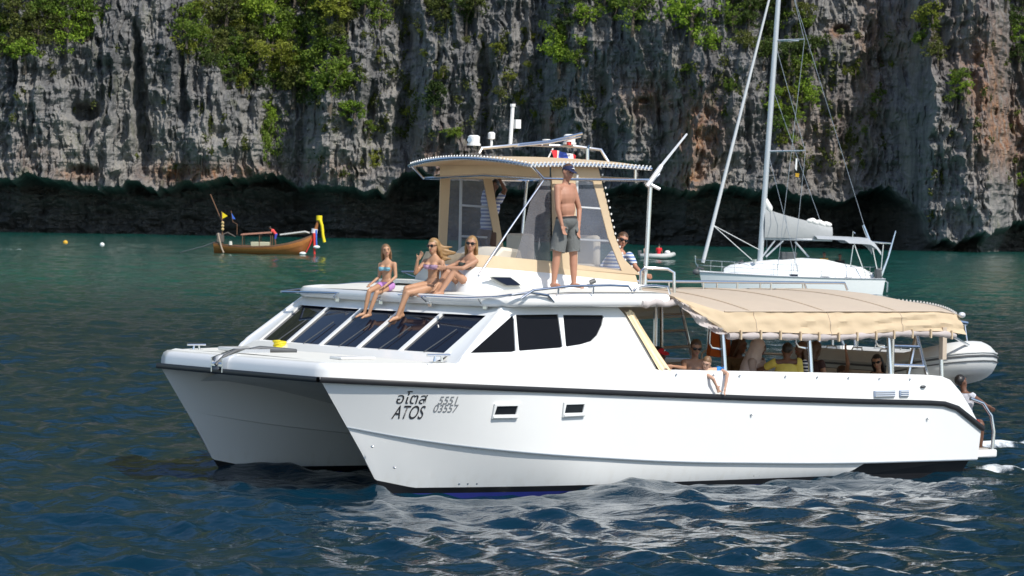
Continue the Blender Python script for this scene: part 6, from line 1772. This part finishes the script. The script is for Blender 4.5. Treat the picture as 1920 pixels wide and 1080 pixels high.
k = MB(); k.poly([(yx(1493), -.9, yz(317)), (yx(1500), -.92, yz(318)), (yx(1499), -.9, yz(325)), (yx(1493), -.9, yz(324))]); k.build('courtesy_flag', mat('flag_redyellow', (.75, .35, .02), .8, var=.7, vscale=14), ma)
YM = Matrix.Translation(yacht.location) @ Matrix.Rotation(R(5), 4, 'Z')
def yplace(b_): return (YM @ Vector(b_), R(5))
def far_person(label, base, place, bend, k, skin, hair, shirt_m, short_m, facing, arms=None, voxel=.03, cap_=None):
    """small distant seated or standing figure; joints in its carrier's frame"""
    b_ = Vector(base); f = Vector((math.cos(facing), math.sin(facing), 0)); lat = f.cross(Vector((0, 0, 1))); up = Vector((0, 0, 1))
    sit = bend == 'sit'; h = b_ + up * (.12 if sit else .88) * k
    lean = f * (.04 if sit else .0)
    if bend == 'stoop': lean = f * .32
    J = {'pel': h, 'neck': h + (up * (.50 if bend != 'stoop' else .40) + lean) * k, 'head': h + (up * (.66 if bend != 'stoop' else .50) + lean * 1.4) * k}
    for s_, sg in (('R', 1), ('L', -1)):
        sh = h + (up * (.45 if bend != 'stoop' else .36) + lean * .9 + lat * sg * .17) * k; J['sh' + s_] = sh
        J['hip' + s_] = h + lat * sg * .09 * k
        if sit: J['kn' + s_] = h + (f * .42 + lat * sg * .12) * k; J['an' + s_] = J['kn' + s_] - up * .4 * k
        else: J['kn' + s_] = h + (-up * .42 + f * .06 + lat * sg * .11) * k; J['an' + s_] = b_ + (lat * sg * .13 + up * .06) * k
        J['el' + s_] = sh + (-up * .26 + lat * sg * .07 + f * .03) * k; J['wr' + s_] = J['el' + s_] + (f * .2 - up * .12) * k
        J['to' + s_] = J['an' + s_] + f * .18 * k - up * .04
    ang = math.degrees(math.atan2(f.x, -f.y))
    return person(label, base, J, ang, skin, k, hair=hair, wear=(('shirt', shirt_m, shirt(.7), .02), ('shorts', short_m, shorts(.8), .022)), parent_frame=False, voxel=voxel, place=place, hands=False, cap_=cap_)
far_person('crew member with dark hair and orange top in the yacht cockpit', (yx(1553), -.3, yz(500)), yplace, 'sit', 1.1, 'brown', ('short', 'black'), cl('orangetop', (.65, .33, .03)), cl('d1', (.05, .05, .05)), -1.2)
far_person('crew member dressed in black in the yacht cockpit', (yx(1585), -.2, yz(503)), yplace, 'sit', 1.1, 'brown', ('short', 'black'), cl('blackshirt', (.02, .02, .02)), cl('d2', (.05, .05, .05)), -1.9)

# ================================================================== LONGTAIL BOAT
LD = 304.0; ls = LD / 6700.0
def lx(px): return (px - 400) * ls
def lz(py, px=490): return (476 - py + (px - 490) * ROLL) * ls
lt = empty('longtail_boat', ((400 - 960) / 6700 * LD, LD, 0), R(-3), 'wooden longtail boat with yellow garland on its prow under the dark overhang', 'longtail boat')
WOOD = mat('varnished_wood', (.36, .125, .034), .4, var=.3, vscale=5)
WOOD2 = mat('dark_wood', (.17, .085, .045), .6, var=.3)
xs_h = [400, 420, 450, 480, 510, 540, 565, 580, 590]
top_h = [453, 457, 460, 460, 459, 454, 447, 441, 436]
wid_h = [.55, .75, .92, .98, .95, .80, .52, .26, .07]
bot_h = [0, -.1, -.2, -.25, -.25, -.15, .1, .75, 1.25]
N_ = 30
pxs = [lerp(400, 590, i / N_) for i in range(N_ + 1)]
def hullrow(f, xtra=0.0):
    return [(lx(px), (I(px, xs_h, wid_h) * (1 - (1 - f) ** 1.8) + xtra), lerp(I(px, xs_h, bot_h), I(px, xs_h, [lz(t, p) for t, p in zip(top_h, xs_h)]), f)) for px in pxs]
for f0_, f1_, nm, m_ in ((0, .55, 'hull', WOOD), (.55, .86, 'plank', mat('orange_wood', (.44, .165, .045), .4, var=.25, vscale=5)), (.86, 1.0, 'gunwale_plank', WOOD2)):
    k = MB()
    for sd in (-1, 1): k.grid([[(x, sd * (y + .012 * (nm != 'hull')), z) for x, y, z in hullrow(f)] for f in [lerp(f0_, f1_, j / 4) for j in range(5)]])
    if nm == 'hull':
        r1 = hullrow(1.0); k.poly([(r1[0][0], s * hullrow(f)[0][1], hullrow(f)[0][2]) for s, f in ((-1, 1), (-1, .5), (-1, 0), (1, .5), (1, 1))])
    k.build(nm, m_, lt, 50)
k = MB(); r1 = hullrow(.72); k.grid([[(x, -y, z) for x, y, z in r1], [(x, y, z) for x, y, z in r1]]); k.build('floor_board', WOOD2, lt)
k = MB(); k.tube([(lx(586), 0, lz(444, 586)), (lx(592), 0, lz(425, 592)), (lx(597), 0, lz(405, 597))], [.16, .14, .11], 8); k.build('prow_post', WOOD, lt, True)
def ribbon(pts, r, name, m_):
    k = MB(); k.tube(pts, r, 7); k.build(name, m_, lt, True)
YEL = mat('garland_yellow', (.80, .62, .01), .7, var=.2, vscale=8)
k = MB(); k.tube([(lx(597), 0, lz(412, 597)), (lx(597), 0, lz(403, 597))], .26, 10); k.build('garland', YEL, lt, True)
ribbon([(lx(599), -.15, lz(411, 600)), (lx(603), -.2, lz(422, 600)), (lx(605), -.2, lz(440, 605)), (lx(608), -.2, lz(453, 608))], [.14, .13, .12, .14], 'garland_tail', YEL)
k = MB(); k.tube([(lx(588), 0, lz(436, 588)), (lx(589), 0, lz(428, 588))], .27, 10); k.build('white_sash', mat('sash_white', (.75, .72, .72), .8), lt, True)
ribbon([(lx(588), -.25, lz(436, 588)), (lx(589), -.28, lz(450, 589)), (lx(590), -.28, lz(476, 590))], [.13, .10, .09], 'red_sash', mat('sash_red', (.65, .04, .03), .8))
ribbon([(lx(585), -.2, lz(446, 585)), (lx(580), -.3, lz(460, 580)), (lx(574), -.3, lz(472, 574))], [.06, .05, .05], 'red_cord', bpy.data.materials['sash_red'])
ribbon([(lx(592), -.2, lz(430, 588)), (lx(593), -.25, lz(450, 592)), (lx(594), -.25, lz(462, 592))], [.09, .06, .05], 'blue_sash', mat('sash_blue', (.05, .15, .6), .8))
k = MB(); k.slab([(lx(452), -.7, lz(440, 455)), (lx(510), -.7, lz(436, 510)), (lx(510), .7, lz(435, 510)), (lx(452), .7, lz(439, 455))], (0, 0, .10)); rf2 = k.build('canopy', mat('rusty_canopy', (.40, .19, .13), .8, var=.2), lt)
k = MB()
for px in (455, 487, 508):
    for y in (-.65, .65): k.tube([(lx(px), y, lz(462, px)), (lx(px), y, lz(440, px))], .035, 6)
k.build('canopy_pole', WOOD2, lt, True)
k = MB(); k.slab([(lx(525), -.6, lz(440, 525)), (lx(572), -.5, lz(434, 572)), (lx(580), .2, lz(437, 580)), (lx(530), .6, lz(440, 530))], (0, 0, .12)); k.build('folded_tarp', mat('tarp', (.58, .56, .53), .8, var=.2), lt)
k = MB(); k.box((lx(488), -.25, lz(457)), (1.6, .8, .42)); k.build('cool_box', mat('box_beige', (.45, .43, .30), .7), lt, bevel=.05)
k = MB(); k.box((lx(455), 0, lz(461)), (1.5, 1.2, .2)); k.build('thwart', WOOD2, lt)
en = MB(); en.box((lx(412), 0, lz(447)), (.55, .5, .6)); en.tube([(lx(415), 0, lz(440)), (lx(425), .1, lz(436)), (lx(440), .1, lz(444))], .05, 6); en.ell((lx(409), .1, lz(441)), .3, .22, .22, 8, 6)
en = en.build('engine', mat('engine_grey', (.12, .10, .085), .6, var=.4), lt, 50)
k = MB(); k.tube([(lx(408), 0, lz(452)), (lx(380), 0, lz(463)), (lx(340), 0, lz(474)), (lx(332), 0, lz(478))], [.06, .05, .04, .04], 6); k.build('propeller_shaft', DGREY, en, True)
k = MB(); k.tube([(lx(412), .1, lz(412)), (lx(400), .1, lz(385)), (lx(391), .1, lz(365))], .045, 6); k.build('pole', WOOD2, lt, True)
k = MB(); k.tube([(lx(416), -.1, lz(458)), (lx(414), -.1, lz(398))], .05, 6); k.build('flag_post', WOOD2, lt, True)
k = MB(); k.slab([(lx(413), -.12, lz(397)), (lx(425), -.14, lz(405)), (lx(414), -.12, lz(411))], (0, .03, 0)); k.build('yellow_flag', YEL, lt)
k = MB(); k.slab([(lx(432), -.12, lz(399)), (lx(440), -.14, lz(411)), (lx(434), -.12, lz(410))], (0, .03, 0)); k.build('blue_flag', bpy.data.materials['sash_blue'], lt)
k = MB(); k.tube([(lx(431), -.1, lz(395)), (lx(435), -.1, lz(416)), (lx(443), -.1, lz(420)), (lx(443), -.1, lz(440))], .03, 5); k.build('flag_stick', WOOD2, lt, True)
for py in (418, 424, 430): 
    k = MB(); k.ell((lx(416), -.2, lz(py)), .13, .1, .14, 8, 6); k.build('flower_bunch', mat('petals', (.5, .36, .16), .8, var=.5, vscale=20) if py == 418 else bpy.data.materials['petals'], lt, True)
ribbon([(lx(409), -.62, lz(438)), (lx(412), -.72, lz(450)), (lx(417), -.85, lz(466)), (lx(421), -.95, lz(474))], .07, 'rope_fall', mat('rope_tan', (.35, .27, .2), .8))
for px, py in ((427, 477), (568, 474), (594, 462)):
    k = MB(); k.ell((lx(px), -.95 if px < 500 else -.4, lz(py, px)), .30, .2, .15, 10, 6); k.build('fender', WHITE, lt, True)
k = MB(); k.tube([(lx(433), -.75, lz(459)), (lx(433), -.75, lz(452))], [.16, .12], 8); k.build('bucket', mat('bucket_pale', (.6, .58, .5), .6), lt, True)
LM = Matrix.Translation(lt.location) @ Matrix.Rotation(R(-3), 4, 'Z')
far_person('boatman in red shirt and blue shorts stooping on the longtail boat', (lx(517), -.35, lz(460)), lambda b_: (LM @ Vector(b_), R(-3)), 'stoop', 1.12, 'brown', ('short', 'black'), cl('coralred', (.72, .07, .06)), cl('royal', (.05, .06, .35)), math.pi)

# ================================================================== SMALL TENDER WITH TWO PEOPLE
RD = 318.0; rs_ = RD / 6700
rib = empty('rigid_inflatable', ((1204 - 960) / 6700 * RD, RD, 0), R(4), 'small pale inflatable boat with two people near the far rocks', 'dinghy')
def rxx(px): return (px - 1204) * rs_
k = MB(); pth = [(rxx(1198), -.6, .32), (rxx(1240), -.6, .32), (rxx(1254), -.42, .40), (rxx(1262), 0, .50), (rxx(1254), .42, .40), (rxx(1240), .6, .32), (rxx(1198), .6, .32)]
k.tube(pth, [.20, .22, .22, .20, .22, .22, .20], 12); k.build('buoyancy_tube', mat('pale_tube', (.50, .50, .48), .6), rib, 'all')
k = MB(); k.slab([(rxx(1200), -.55, .05), (rxx(1250), -.4, .1), (rxx(1250), .4, .1), (rxx(1200), .55, .05)], (0, 0, .12)); k.build('floor', mat('pale_floor', (.4, .4, .4), .6), rib)
k = MB(); k.ell((rxx(1250), -.2, .68), .26, .2, .18); k.build('fuel_can', WHITE, rib, True)
k = MB(); k.box((rxx(1198), 0, .55), (.35, .3, .5)); k.build('outboard_motor', DGREY, rib, bevel=.06)
RM = Matrix.Translation(rib.location) @ Matrix.Rotation(R(4), 4, 'Z')
far_person('person in bright red shirt seated with back turned in the small inflatable boat', (rxx(1234), -.1, .36), lambda b_: (RM @ Vector(b_), R(4)), 'sit', 1.15, 'tan', ('short', 'black'), cl('redtee', (.70, .02, .03)), cl('d3', (.05, .05, .06)), 1.2)
far_person('fair passenger seated at the stern of the small inflatable boat', (rxx(1207), -.2, .30), lambda b_: (RM @ Vector(b_), R(4)), 'sit', 1.1, 'fair', ('short', 'brown'), cl('pinktee', (.62, .42, .36)), cl('d4', (.08, .08, .12)), -.5)

# ================================================================== BUOYS
def buoy(px, py, m_, r, label):
    D_ = 6700 * CAM_H / (py - (px - 960) * ROLL - 403); k = MB(); c = ((px - 960) / 6700 * D_, D_, 0)
    k.ell((0, 0, .08), r, r, r * .85, 12, 8); k.tube([(0, 0, r * .8), (0, 0, r * 1.25)], r * .18, 6)
    o = k.build('buoy', m_, None, True); o.location = c; return tag(o, label, 'buoy')
buoy(121, 456, mat('buoy_orange', (.70, .38, .03), .5), .26, 'orange mooring buoy floating on the teal water')
buoy(190, 460, WHITE, .24, 'white mooring buoy floating on the teal water')
